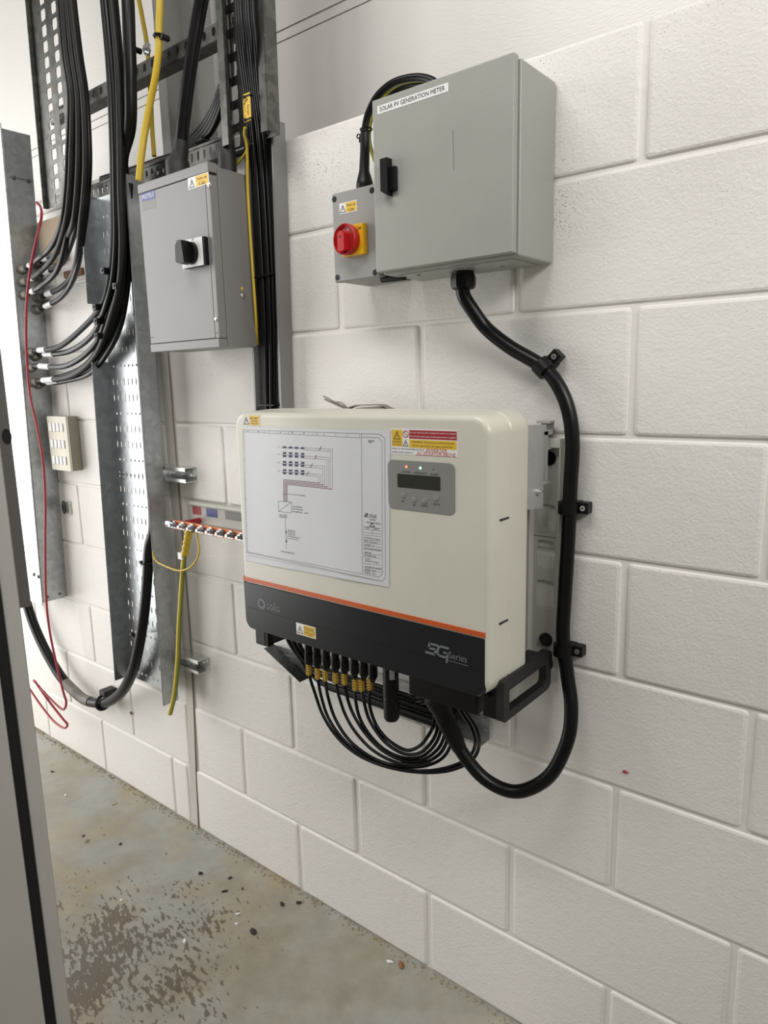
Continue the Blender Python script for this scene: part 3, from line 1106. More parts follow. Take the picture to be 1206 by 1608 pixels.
# ================================================================== METER ENCLOSURE
met = thing('meter_enclosure', 'light grey steel meter box with black latch high on the wall', 'enclosure', (-0.07, -0.07, 1.648))
mx0, mx1, mz0, mz1 = -0.222, 0.074, 1.648, 1.953
obj('body', MB().rbox(mx0 + 0.004, mx1, -0.128, -0.0015, mz0, mz1 - 0.004, 0.004, 3), M['meter'], met)
obj('door', MB().rbox(mx0, mx1 - 0.004, -0.145, -0.129, mz0 + 0.004, mz1, 0.0022, 3), M['meter'], met)
obj('door_seal', MB().box(mx0 + 0.008, mx1 - 0.006, -0.1295, -0.1275, mz0 + 0.008, mz1 - 0.008), M['rubber'], met)
obj('gland_plate', MB().rbox(mx0 + 0.03, mx1 - 0.02, -0.112, -0.02, mz0 - 0.002, mz0 + 0.002, 0.001, 1), M['meter'], met)
fm = Frame((0, -0.145, 0))
la = obj('latch', MB().prism([(0, 0), (0.0165, -0.010), (0.0165, 0.055), (0, 0.055)], -0.160, -0.145).map(lambda v: v + Vector((P(600, 297, -0.155).x, 0, P(600, 303, -0.155).z + 0.002))), M['blk'], met, 30)
pl_ = P(614, 300, -0.150)
obj('latch_base', MB().rbox(pl_.x - 0.002, pl_.x + 0.0125, -0.153, -0.1448, pl_.z, pl_.z + 0.041, 0.0015, 2), M['blk'], met)
pa, pb = P(592.5, 181, -0.1455), P(704, 149, -0.1455)
mb = MB()
put_rect(mb, fm, pa.x, pb.x, pa.z + 0.001, pa.z + 0.0148, 0.0005)
lb = obj('name_label', mb, M['white'], met, 0, label='white printed label strip')
mb = MB()
put_text(mb, fm, 'SOLAR PV GENERATION METER', pa.x + 0.006, pa.z + 0.0045, (pb.x - pa.x) - 0.013, 0.0074, 0.0008)
obj('lettering', mb, M['ink'], lb, 0)
mb = MB()
ps, pe = P(711, 205, -0.1452), P(713, 267, -0.1452)
put_line(mb, fm, (ps.x, ps.z), (pe.x, pe.z), 0.0007, 0.0004)
obj('scratch', mb, M['inkg'], met, 0)
gx, gy = -0.078, -0.063
mb = MB()
mb.cyl((gx, gy, 1.648), (gx, gy, 1.640), 0.0205, None, 24)
mb.tube([(gx, gy, 1.641), (gx, gy, 1.634), (gx, gy, 1.622), (gx, gy, 1.6155), (gx, gy, 1.613)], [0.0225, 0.0245, 0.0245, 0.022, 0.016], 8)
obj('cable_gland', mb, M['blk'], met, 30, label='black cable gland under the box')
for k in range(4):
    x = mx0 + 0.06 + k * 0.055
    mb = MB()
    mb.cyl((x, -0.09 + 0.03 * (k % 2), mz0 - 0.0035), (x, -0.09 + 0.03 * (k % 2), mz0), 0.005, None, 10)
    obj('blanking_plug', mb, M['meter'], met)

# ================================================================== ISOLATOR
iso = thing('isolator_switch', 'small grey isolator box with red rotary switch on yellow plate', 'switch', (-0.3, -0.055, 1.655))
ix0, ix1, iz0, iz1 = -0.3615, -0.2435, 1.651, 1.823
obj('body', MB().rbox(ix0 + 0.001, ix1 - 0.001, -0.090, -0.0015, iz0 + 0.001, iz1 - 0.001, 0.004, 2), M['iso'], iso)
obj('lid', MB().rbox(ix0, ix1, -0.1105, -0.0905, iz0, iz1, 0.003, 3), M['iso'], iso)
fi = Frame((0, -0.1105, 0))
for (u, v) in ((525, 313), (584, 299), (530, 436), (589, 428)):
    p = P(u, v, -0.1105)
    mb = MB()
    mb.cyl((p.x, -0.1112, p.z), (p.x, -0.105, p.z), 0.0058, None, 14)
    obj('lid_screw', mb, M['blk'], iso)
pa = P(533.5, 337, -0.1105)
warn_label('warning_label', iso, fi, pa.x, pa.z, 0.0465, 0.0205, 0.37, [('PV system - main', 0.80), ('A.C. isolator', 0.55)], (0.19, 0.1, 0.0170), 'white', 'yellow and white warning label')
# switch plate and knob
p0, p1 = P(535, 399, -0.118), P(574, 342, -0.118)
cx, cz = -0.302, 1.722
sp = obj('switch_plate', MB().rbox(cx - 0.0235, cx + 0.0325, -0.1245, -0.1105, cz - 0.027, cz + 0.031, 0.002, 2).map(lambda v: v), M['yelp'], iso, label='yellow switch plate')
kx, kz = cx - 0.004, cz + 0.003
mb = MB()
prof = [(0.0285, -0.1245), (0.0295, -0.130), (0.0295, -0.139), (0.0275, -0.141), (0.0255, -0.1385), (0.024, -0.134), (0.0, -0.134)]
rings = [[(kx + r * math.cos(2 * PI * k / 32), y, kz + r * math.sin(2 * PI * k / 32)) for k in range(32)] for r, y in prof[:-1]]
mb.loft(rings)
kn = obj('rotary_knob', mb, M['red'], iso, 30, label='red rotary switch knob')
mb = MB()
mb.prism(rrect(kx - 0.0085, kx + 0.0085, kz - 0.0235, kz + 0.014, (0.004, 0.004, 0.007, 0.007), 4), -0.150, -0.133)
obj('grip', mb, M['red'], kn, 30)
mb = MB()
mb.cyl((kx - 0.001, -0.1503, kz + 0.003), (kx - 0.001, -0.1495, kz + 0.003), 0.0022, None, 10)
obj('lock_hole', mb, M['ink'], kn)
mb = MB()
fp = Frame((0, -0.1245, 0))
put_text(mb, fp, 'OFF', cx + 0.0185, cz + 0.0185, 0.0105, 0.0055, 0.0006)
obj('lettering', mb, M['ink'], sp, 0)
mb = MB()
put_text(mb, Frame((0, -0.134, 0)), 'O', kx + 0.004, kz + 0.016, 0.006, 0.004, 0.0006)
obj('lettering', mb, M['white'], kn, 0)
mb = MB()
mb.tube([P(600, 438, -0.080), P(620, 436.5, -0.080), P(636, 435, -0.078)], [0.0075, 0.007, 0.006], 10)
obj('side_spout', mb, M['blk'], iso)

# cable from the isolator over and into the meter box top
def cable(name, label, pts, r, m='cable', cat='cable', group=None, n=10, sub=6, extra=None):
    t = None
    mb = MB()
    mb.tube(smooth_path(pts, sub), r, n)
    if extra is None:
        return tag(obj(name, mb, M[m], None, 60, own=True), label, cat, group)
    t = thing(name, label, cat, pts[0], group)
    obj('sheath', mb, M[m], t, 60)
    return t

t = cable('armoured_cable', 'black cable with flared boot arching from the red switch box into the meter box', 
          [P(573, 262, -0.055), P(572, 235, -0.055), P(573, 205, -0.055), P(578, 180, -0.055), P(592, 152, -0.055), P(614, 132, -0.055), P(640, 123, -0.052), P(664, 122, -0.05), P(684, 130, -0.05), P(694, 150, -0.05)], 0.0072, extra=1)
mb = MB()
b0 = Vector((P(573, 296, -0.055).x, -0.055, 1.8225))
mb.tube([b0, b0 + Vector((0, 0, 0.020)), b0 + Vector((0, 0, 0.026)), b0 + Vector((-0.0005, 0, 0.048)), P(573, 235, -0.055), P(573, 212, -0.055), P(573, 205, -0.055)], [0.0178, 0.0178, 0.0170, 0.0105, 0.0098, 0.0098, 0.0080], 14)
obj('cable_boot', mb, M['blk'], t, 50)
mb = MB()
q = P(575, 204, -0.056)
mb.tube([q + Vector((0.012 * math.cos(a), 0.012 * math.sin(a), 0.001)) for a in [2 * PI * k / 12 for k in range(13)]], 0.0016, 6)
q2 = P(563, 214, -0.058)
mb.tube([q2 + Vector((0.004 * math.cos(a), 0, 0.004 * math.sin(a))) for a in [2 * PI * k / 12 for k in range(13)]], 0.0014, 6)
mb.tube([q2 + Vector((0.003, 0, -0.003)), q2 + Vector((0.002, 0, -0.012))], 0.0014, 6)
mb.tube([q2 + Vector((0.004, 0, 0)), q + Vector((-0.011, 0, 0.0))], 0.0014, 6)
obj('cable_tie', mb, M['blk'], t)
cable('earth_cable', 'green and yellow earth wire arching beside the black cable behind the meter box',
      [P(590, 256, -0.035), P(582, 232, -0.036), P(580, 206, -0.04), P(585, 182, -0.042), P(602, 152, -0.046), P(622, 134, -0.046), P(648, 126, -0.044), P(672, 127, -0.04), P(690, 138, -0.04)], 0.0042, 'yg')
cable('inner_cable', 'thick black inner loop of cable behind the top edge of the meter box',
      [P(600, 175, -0.03), P(612, 152, -0.03), P(628, 139, -0.03), P(650, 133, -0.03), P(672, 133, -0.03), P(690, 145, -0.03)], 0.0062, 'cable')

# ================================================================== AC CABLE ON THE RIGHT
ac = thing('armoured_cable', 'thick black cable looping from the meter box down to the inverter', 'cable', (gx, gy, 1.615))
GE = P(690, 1098, -0.155)
pts = [Vector((gx, gy, 1.625)), Vector((gx + 0.001, gy, 1.603)), P(744, 490, -0.05), P(765, 517, -0.036), P(802, 546, -0.028), P(852, 576, -0.027), P(878, 608, -0.027), P(894, 650, -0.026), P(899, 700, -0.026), P(896, 760, -0.027), P(892, 850, -0.028), P(887, 935, -0.028), P(884, 1000, -0.028), P(891, 1060, -0.034), P(897, 1110, -0.046), P(892, 1160, -0.062), P(868, 1212, -0.085), P(835, 1237, -0.105), P(800, 1242, -0.122), P(760, 1222, -0.138), P(728, 1185, -0.149), P(708, 1148, -0.153), P(698, 1118, -0.155)]
mb = MB()
mb.tube(smooth_path(pts, 6), 0.0134, 16)
obj('sheath', mb, M['cable'], ac, 60)
mb = MB()
top = P(690, 1075, -0.155)
mb.tube([Vector((top.x, -0.150, 0.838)), Vector((top.x, -0.150, 0.824)), P(690, 1102, -0.153), P(695, 1118, -0.155), P(703, 1137, -0.154), P(712, 1155, -0.152), P(722, 1176, -0.150)], [0.034, 0.034, 0.030, 0.0195, 0.0185, 0.0180, 0.0142], 18)
obj('cable_boot', mb, M['blk'], ac, 50, label='black heat shrink boot under the inverter')
fa = None
# moulded print along the sheath
# cleats
def cleat(u, v, ang, label):
    c = P(u, v, -0.027)
    t = thing('cable_cleat', label, 'cleat', (c.x, 0, c.z), 'black cleats holding the thick cable')
    ca, sa = math.cos(ang), math.sin(ang)
    def rot(v):      # local: along = a (cable direction), across = b
        return Vector((c.x + v.x * ca - v.z * sa, v.y, c.z + v.x * sa + v.z * ca))
    mb = MB()
    poly = [(-0.018, -0.0005)] + [(0.0185 * math.cos(a), -0.027 - 0.0185 * math.sin(a)) for a in [PI - PI * k / 10 for k in range(11)]] + [(0.018, -0.0005)]
    mb.loft([[(p[0], p[1], z) for p in poly] for z in (-0.011, 0.011)])
    mb.map(rot)
    obj('saddle', mb, M['blk'], t, 40)
    mb = MB().rbox(0.014, 0.036, -0.022, -0.001, -0.0105, 0.0105, 0.0015, 2)
    mb.map(rot)
    obj('foot', mb, M['blk'], t)
    mb = MB()
    mb.cyl((0.026, -0.0232, 0), (0.026, -0.020, 0), 0.0050, None, 14)
    mb.map(rot)
    s = obj('screw', mb, M['zinc'], t)
    mb = MB().box(0.0235, 0.0285, -0.0236, -0.0230, -0.0006, 0.0006).box(0.0254, 0.0266, -0.0236, -0.0230, -0.0025, 0.0025)
    mb.map(rot)
    obj('cross_slot', mb, M['ink'], s)
cleat(853, 577, 0.80, 'topmost black cleat on the sloping part of the thick cable')
cleat(892, 797, 0.0, 'black cleat on the thick cable beside the top of the mounting plate')
cleat(884, 1020, 0.0, 'lowest black cleat on the thick cable beside the carry handle')

# ================================================================== SOLAR PLUGS AND CABLES UNDER THE INVERTER
ORD = ['leftmost', 'second from the left', 'third from the left', 'fourth from the left', 'fifth from the left', 'sixth from the left', 'seventh from the left', 'rightmost']
PL = [484, 497, 511.5, 526, 540.5, 556, 570.5, 585]
VT = [1008, 1011, 1014, 1018, 1021, 1025, 1028, 1031]
MK = [(485, 1058), (499, 1064), (511, 1067), (527, 1071), (541, 1073), (558, 1082), (568, 1083), (581, 1081)]
EX = [(700, 1112), (694, 1110), (690, 1108), (686, 1107), (683, 1106), (705, 1118), (712, 1120), (680, 1106)]
BT = [  # lowest sweep of each cable: (u,v) list, then return
    [(495, 1090), (508, 1125), (530, 1158), (560, 1184), (600, 1202), (650, 1212), (700, 1211), (738, 1196), (752, 1172), (748, 1145), (733, 1122)],
    [(504, 1092), (516, 1128), (540, 1162), (575, 1190), (615, 1206), (660, 1211), (700, 1206), (733, 1192), (746, 1170), (741, 1146), (727, 1124)],
    [(515, 1094), (527, 1130), (550, 1164), (585, 1190), (625, 1203), (660, 1204), (690, 1194), (706, 1174), (708, 1150), (700, 1124)],
    [(533, 1096), (543, 1124), (560, 1152), (588, 1180), (625, 1198), (660, 1200), (688, 1186), (701, 1166), (703, 1146), (697, 1122)],
    [(546, 1098), (556, 1124), (574, 1152), (600, 1178), (632, 1194), (662, 1194), (686, 1178), (697, 1158), (698, 1138), (693, 1118)],
    [(559, 1104), (566, 1130), (582, 1156), (605, 1178), (634, 1190), (662, 1188), (681, 1172), (691, 1152), (692, 1134), (688, 1114)],
    [(572, 1104), (579, 1128), (592, 1150), (610, 1170), (636, 1184), (660, 1182), (677, 1166), (686, 1148), (687, 1130), (684, 1112)],
    [(580, 1102), (584, 1122), (594, 1144), (612, 1164), (638, 1178), (658, 1172), (672, 1156), (681, 1138), (682, 1122), (678, 1108)],
]
for i in range(8):
    yp = -0.150
    top = P(PL[i], VT[i], yp)
    zt = P(PL[i], VT[i] + 36, yp).z + 0.042
    px = top.x
    t = thing('solar_cable', '%s of the eight black cables with yellow markers under the inverter' % ORD[i], 'cable', (px, yp, zt), 'solar string cables plugged into the inverter')
    mpt = P(MK[i][0], MK[i][1], yp - 0.004)
    mb = MB()
    mb.cyl((px, yp, 0.892), (px, yp, zt - 0.012), 0.0092, None, 12)
    mb.tube([(px, yp, zt - 0.010), (px, yp, zt - 0.013), (px, yp, zt - 0.034), (px, yp, zt - 0.038), (px + (mpt.x - px) * 0.2, yp, zt - 0.046)], [0.0085, 0.0105, 0.0102, 0.0078, 0.0055], 10)
    mb.box(px - 0.0102, px + 0.0102, yp - 0.003, yp + 0.003, zt - 0.030, zt - 0.014)
    obj('plug', mb, M['blk'], t, 30)
    n = len(BT[i])
    path = [Vector((px + (mpt.x - px) * 0.2, yp, zt - 0.044)), mpt + Vector((0, 0, 0.012)), mpt]
    for k, (u, v) in enumerate(BT[i]):
        f = (k + 1) / n
        y = yp - 0.004 + 0.006 * (i % 3) - 0.004 * i * 0.3
        if f > 0.5:
            y = y + (f - 0.5) / 0.5 * (-0.050 - y)
        path.append(P(u, v, y))
    e = path[-1]
    path += [e + Vector((-0.03, 0.012, 0.010)), Vector((e.x - 0.08, -0.036 + 0.002 * (i % 3), 0.712 + 0.004 * i))]
    mb = MB()
    mb.tube(smooth_path(path, 5), 0.0037, 8)
    obj('sheath', mb, M['cable'], t, 60)
    d = (path[3] - path[1]).normalized()
    mk = MB()
    c0 = mpt + Vector((0, 0, 0.010))
    mk.rbox(c0.x - 0.0052, c0.x + 0.0052, c0.y - 0.0052, c0.y + 0.0045, c0.z - 0.013, c0.z + 0.013, 0.001, 1)
    mo = obj('cable_marker', mk, M['yel'], t)
    ft = Frame((0, c0.y - 0.0052, 0))
    mk = MB()
    for k in range(4):
        put_rect(mk, ft, c0.x - 0.0028, c0.x + 0.0022, c0.z - 0.0105 + 0.006 * k, c0.z - 0.0080 + 0.006 * k, 0.0004)
    obj('lettering', mk, M['ink'], mo, 0)

# communication stick
lg = thing('data_logger', 'black cylindrical data stick plugged under the inverter right of the yellow markers', 'logger', (P(614, 1080, -0.16).x, -0.16, 0.76))
lx = P(614, 1080, -0.16).x
mb = MB()
mb.tube([(lx, -0.16, 0.880), (lx, -0.16, 0.800), (lx, -0.16, 0.799), (lx, -0.16, 0.797), (lx, -0.16, 0.796), (lx, -0.16, 0.752), (lx, -0.16, 0.746), (lx, -0.16, 0.744)], [0.0168, 0.0168, 0.0160, 0.0160, 0.0166, 0.0166, 0.0135, 0.008], 24)
obj('housing', mb, M['blk'], lg, 30)
mb = MB()
rr = 0.01695
vs = []
for k in range(4):
    a = -1.05 + 0.22 * k
    vs += [(lx + rr * math.cos(a), -0.16 + rr * math.sin(a), 0.842), (lx + rr * math.cos(a), -0.16 + rr * math.sin(a), 0.866)]
mb.add(vs, [(2 * k, 2 * k + 2, 2 * k + 3, 2 * k + 1) for k in range(3)])
obj('label', mb, M['white'], lg, 0, label='small white label')
mb = MB()
for k in range(4):
    a = -1.95
    x, y = lx + 0.0168 * math.cos(a), -0.16 + 0.0168 * math.sin(a)
    mb.cyl((x, y + 0.001, 0.826 - 0.006 * k), (x - 0.0001, y - 0.0004, 0.826 - 0.006 * k), 0.0010, None, 6)
obj('indicator_light', mb, M['silver'], lg, label='row of tiny status dots')

# ================================================================== PERFORATED SHEET HELPER
# lower cable channel under the inverter with its bend up to the left
lt = thing('cable_channel', 'slotted steel channel carrying black cables under the inverter', 'cable tray', (-0.3, 0, 0.67))
mb = MB()
perf(mb, lambda s, t: Vector((s, -0.004, t)), -0.60, -0.052, 0.678, 0.752,
     [(0.697, [-0.062 - 0.036 * k for k in range(15)], 0.006, 0.0042, 'rect'), (0.730, [-0.062 - 0.036 * k for k in range(15)], 0.006, 0.0042, 'rect')])
obj('base', mb, M['galv'], lt, 0, 0.0012)
mb = MB()
for z in (0.678, 0.752):
    mb.quad((-0.592, -0.004, z), (-0.052, -0.004, z), (-0.052, -0.038, z), (-0.592, -0.038, z))
    zz = z + (0.006 if z < 0.7 else -0.006)
    mb.quad((-0.592, -0.038, z), (-0.052, -0.038, z), (-0.052, -0.038, zz), (-0.592, -0.038, zz))
obj('flange', mb, M['zinc'], lt, 0, 0.0012)
A, B_ = P(430, 1012, -0.004), P(486, 1064, -0.004)
A2, B2 = A + Vector((0.085, 0, 0.0)), Vector((-0.555, -0.004, 0.752))
obj('bend_base', MB().quad(A, B_, B2, A2), M['galv'], lt, 0, 0.0012)
mb = MB()
for (a, b) in ((A, B_), (A2, B2)):
    mb.quad(a, b, b + Vector((0, -0.036, 0)), a + Vector((0, -0.036, 0)))
obj('bend_flange', mb, M['galvd'], lt, 0, 0.0015)

# vertical channel that comes down behind the inverter
vc = thing('cable_channel', 'narrow grey vertical steel channel full of black cables left of the meter box', 'cable tray', (-0.65, 0, 0.8))
vx0, vx1 = -0.712, -0.612
def vx(x, z):
    return x + 0.016 * (z - 1.39) / 0.65
mb = MB()
perf(mb, lambda s, t: Vector((vx(s, t), -0.005, t)), vx0, vx1, 0.80, 2.035, [(0.86 + 0.06 * k, [vx0 + 0.016, vx1 - 0.014], 0.0035, 0.012, 'slot') for k in range(20)])
obj('base', mb, M['galv'], vc, 0, 0.0012)
for (x, s) in ((vx0, 1), (vx1, -1)):
    mb = MB()
    zs = [0.80, 1.39, 2.035]
    for a, b in zip(zs[:-1], zs[1:]):
        mb.quad((vx(x, a), -0.005, a), (vx(x, b), -0.005, b), (vx(x, b), -0.043, b), (vx(x, a), -0.043, a))
        mb.quad((vx(x, a), -0.043, a), (vx(x, b), -0.043, b), (vx(x, b) + s * 0.006, -0.043, b), (vx(x, a) + s * 0.006, -0.043, a))
    obj('flange', mb, M['grey'], vc, 0, 0.0014)

# thin black cables in that channel
for i in range(8):
    d = i / 7.0
    yy = -0.030 - 0.006 * (i % 3)
    pts = rising([P(369 + 27 * d, -25, -0.085 + yy * 0.4), P(374 + 27 * d, 60, -0.085 + yy * 0.4)]) + [ P(385 + 22 * d, 140, -0.08), P(391 + 23 * d, 200, -0.055 + yy * 0.3), P(396 + 22 * d, 260, yy), P(402 + 22 * d, 360, yy), P(408 + 21 * d, 470, yy), P(412 + 19 * d, 560, yy), P(415 + 16 * d, 645, yy)]
    e = pts[-1]
    pts += [Vector((e.x, yy, 1.15)), Vector((e.x + 0.004, yy, 0.90)), Vector((-0.655 + 0.05 * d, yy, 0.80)), Vector((-0.600 + 0.03 * d, yy, 0.748)), Vector((-0.53, yy, 0.690 + 0.055 * d)), Vector((-0.35, yy, 0.688 + 0.052 * d)), Vector((-0.12, yy, 0.690 + 0.05 * d))]
    cable('solar_cable', ('leftmost', 'second from the left', 'third from the left', 'fourth from the left', 'fifth from the left', 'sixth from the left', 'seventh from the left', 'rightmost')[i] + ' black cable in the narrow vertical channel', pts, 0.0046, 'cable', 'cable', 'black cables in the narrow vertical channel', 8, 5)
for (u, v, w) in ((409, 218, 26), (417, 434, 24), (423, 636, 22)):
    c = P(u, v, -0.036)
    mb = MB()
    hw = 0.030
    mb.rbox(c.x - hw, c.x + hw, -0.049, -0.010, c.z - 0.0022, c.z + 0.0022, 0.001, 1)
    tag(obj('cable_tie', mb, M['blk'], None, own=True), {218: 'black cable tie round the cables in the narrow channel, below the yellow tag', 434: 'black cable tie round the cables in the narrow channel, halfway down', 636: 'black cable tie round the cables just above the white inverter'}[v], 'cable tie')
# earth wire along the left edge of the channel
cable('earth_cable', 'thin green and yellow earth wire running down beside the grey switch box',
      [P(385, 200, -0.075), P(384, 212, -0.07), P(388, 232, -0.06), P(389, 290, -0.05), P(392, 350, -0.048), P(398, 440, -0.048), P(402, 500, -0.046), P(404, 541, -0.03)], 0.0036, 'ygy')
# danger tag
tg = thing('warning_tag', 'small yellow warning tag tied upright on the cables of the narrow channel', 'tag', P(390, 196, -0.104))
ta, tb = P(384, 196, -0.104), P(396, 143, -0.104)
mb = MB()
mb.rbox(ta.x, ta.x + 0.024, -0.1055, -0.1035, ta.z + 0.004, tb.z, 0.0007, 1)
obj('plate', mb, M['yel'], tg)
ftg = Frame((ta.x + 0.024, -0.1055, 0), (0, 0, -1), (1, 0, 0))
Lt = tb.z - ta.z
mb = MB()
def tagf():
    f = Frame((ta.x, -0.1055, tb.z), (0, 0, -1), (1, 0, 0))
    return f
ftg = tagf()
put_triangle_sign(mb, ftg, Lt * 0.22, 0.003, 0.017)
put_text(mb, ftg, 'Danger', Lt * 0.40, 0.0125, Lt * 0.36, 0.0075, 0.0006)
put_text(mb, ftg, 'Solar D.C. cables', Lt * 0.34, 0.0040, Lt * 0.50, 0.0045, 0.0006)
obj('lettering', mb, M['ink'], tg, 0)
for z in (tb.z - 0.006, ta.z + 0.008):
    mb = MB().rbox(ta.x + 0.002, ta.x + 0.026, -0.1075, -0.098, z - 0.0018, z + 0.0018, 0.0008, 1)
    mb.cyl((ta.x + 0.005, -0.109, z), (ta.x + 0.005, -0.104, z), 0.0034, None, 8)
    obj('cable_tie', mb, M['blk'], tg)

# ================================================================== GREY SWITCH FUSE BOX
sf = thing('switch_box', 'tall grey steel switch box with black rotary handle', 'switch box', (-0.835, -0.09, 1.536))
sx0, sx1, sz0, sz1 = -0.9745, -0.693, 1.536, 1.943
obj('body', MB().rbox(sx0, sx1, -0.130, -0.040, sz0 + 0.002, sz1 - 0.012, 0.002, 2), M['grey'], sf)
obj('top_cap', MB().rbox(sx0 - 0.001, sx1 - 0.001, -0.1555, -0.130, sz1 - 0.0215, sz1, 0.0018, 2), M['grey'], sf)
obj('roof', MB().rbox(sx0, sx1, -0.132, -0.040, sz1 - 0.014, sz1 - 0.008, 0.001, 1), M['grey'], sf)
obj('bottom_cap', MB().rbox(sx0 - 0.001, sx1 - 0.001, -0.1555, -0.130, sz0, sz0 + 0.020, 0.0018, 2), M['grey'], sf)
dr = obj('door', MB().rbox(sx0, sx1 - 0.016, -0.154, -0.131, sz0 + 0.0215, sz1 - 0.0230, 0.0015, 2), M['grey'], sf)
obj('door_return', MB().rbox(sx1 - 0.0155, sx1 - 0.0005, -0.1535, -0.131, sz0 + 0.021, sz1 - 0.027, 0.0015, 2), M['grey'], sf)
fs_ = Frame((0, -0.154, 0))
hp = P(308, 399, -0.156)
h0, h1 = P(291, 424, -0.158), P(322, 374, -0.158)
hb = obj('handle_base', MB().rbox(h0.x + 0.005, h1.x + 0.006, -0.166, -0.154, h0.z + 0.001, h1.z + 0.003, 0.002, 2), M['blk'], dr)
obj('handle_plate', MB().rbox(h0.x + 0.003, h1.x + 0.0005, -0.1685, -0.166, h0.z + 0.001, h1.z + 0.003, 0.001, 2), M['white'], dr)
hx, hz = (h0.x + h1.x) / 2 + 0.002, (h0.z + h1.z) / 2 + 0.001
mb = MB()
mb.cyl((hx, -0.168, hz), (hx, -0.178, hz), 0.0255, 0.0245, 26)
obj('handle_rose', mb, M['blk'], dr, 30)
mb = MB()
mb.prism([(-0.022, -0.020), (-0.006, -0.026), (0.010, -0.024), (0.004, 0.026), (-0.010, 0.027), (-0.020, 0.016)], -0.198, -0.176).map(lambda v: v + Vector((hx - 0.002, 0, hz)))
obj('rotary_handle', mb, M['blk'], dr, 30, label='black rotary handle')
mb = MB()
fh = Frame((0, -0.1685, 0))
put_text(mb, fh, 'ON', hx + 0.003, hz + 0.0275, 0.008, 0.0045)
put_text(mb, fh, 'OFF', hx - 0.030, hz + 0.016, 0.008, 0.0040)
obj('lettering', mb, M['ink'], dr, 0)
pa, pb = P(296, 291, -0.154), P(328, 274, -0.154)
warn_label('warning_label', dr, fs_, pa.x - 0.001, (pa.z + pb.z) / 2 - 0.0145, pb.x - pa.x, 0.0250, 0.38, [('PV system - main', 0.80), ('A.C. isolator', 0.55)], (0.19, 0.1, 0.0210), 'white', 'white and yellow warning label')
pa, pb = P(222, 306, -0.154), P(246, 297, -0.154)
mb = MB()
put_rect(mb, fs_, pa.x, pa.x + 0.058, pb.z - 0.040, pb.z, 0.0003)
ml = obj('maker_label', mb, M['panel'], dr, 0, label='blue and silver maker label')
mb = MB()
put_rect(mb, fs_, pa.x, pa.x + 0.058, pb.z - 0.019, pb.z, 0.0005, 0.0003)
obj('blue_field', mb, M['bluel'], ml, 0)
mb = MB()
put_text(mb, fs_, 'PROTEUS', pa.x + 0.004, pb.z - 0.014, 0.050, 0.010, 0.0008)
obj('white_lettering', mb, M['white'], ml, 0)
for (u, v) in ((329, 290), (340, 501)):
    p = P(u, v, -0.154)
    mb = MB()
    mb.tube([(p.x, -0.153, p.z), (p.x, -0.1565, p.z), (p.x, -0.158, p.z)], [0.0055, 0.005, 0.003], 14)
    obj('door_screw', mb, M['zinc'], dr)
p = PX(381, 464, sx1)
mb = MB()
mb.tube([(sx1 - 0.001, p.y, p.z), (sx1 + 0.003, p.y, p.z), (sx1 + 0.0045, p.y, p.z)], [0.006, 0.0055, 0.003], 14)
obj('earth_stud', mb, M['zinc'], sf)
p = PX(380, 453, sx1)
mb = MB()
mb.cyl((sx1 - 0.0005, p.y, p.z), (sx1 + 0.0006, p.y, p.z), 0.0042, None, 12)
obj('earth_mark', mb, M['yel'], sf)
mb = MB()
pa, pb = P(237, 531, -0.154), P(337, 524, -0.154)
put_text(mb, fs_, 'IP41', pa.x, pa.z, 0.014, 0.003)
put_text(mb, fs_, '100A', pb.x, pb.z, 0.016, 0.003)
obj('lettering', mb, M['inkg'], dr, 0)

# cables with boots entering its top
t = cable('armoured_cable', 'thick black cable with flared boot entering the grey switch box from above', [P(362, -260, -0.080), P(340, -140, -0.083), P(322, -30, -0.085), P(313, 20, -0.085),  P(303, 80, -0.088), P(293, 150, -0.09), P(287, 200, -0.09), P(284, 235, -0.09)], 0.0160, 'cable', extra=1, n=16)
mb = MB()
e = P(279, 262, -0.09)
mb.tube([Vector((e.x, -0.09, 1.925)), e + Vector((0, 0, 0.010)), P(282, 246, -0.09), P(284, 236, -0.09), P(285, 220, -0.09)], [0.030, 0.029, 0.021, 0.0185, 0.0165], 18)
obj('cable_boot', mb, M['blkd'], t, 50)
t = cable('armoured_cable', 'grey dusty cable boot entering the right of the grey switch box top', rising([P(356, 150, -0.07), P(356, 190, -0.07), P(356, 215, -0.07)]), 0.0110, 'cabled', extra=1, n=14)
mb = MB()
e = P(357, 255, -0.07)
mb.tube([Vector((e.x, -0.07, 1.925)), e + Vector((0, 0, 0.012)), P(357, 238, -0.07), P(356, 216, -0.07), P(356, 205, -0.07)], [0.0215, 0.0215, 0.0200, 0.0125, 0.0125], 16)
obj('cable_boot', mb, M['blkd'], t, 50)
cable('earth_cable', 'short dark green earth wire curving behind the right top of the grey switch box', [P(365, 262, -0.05), P(375, 254, -0.05), P(384, 243, -0.05), P(389, 234, -0.05)], 0.0034, 'yg')

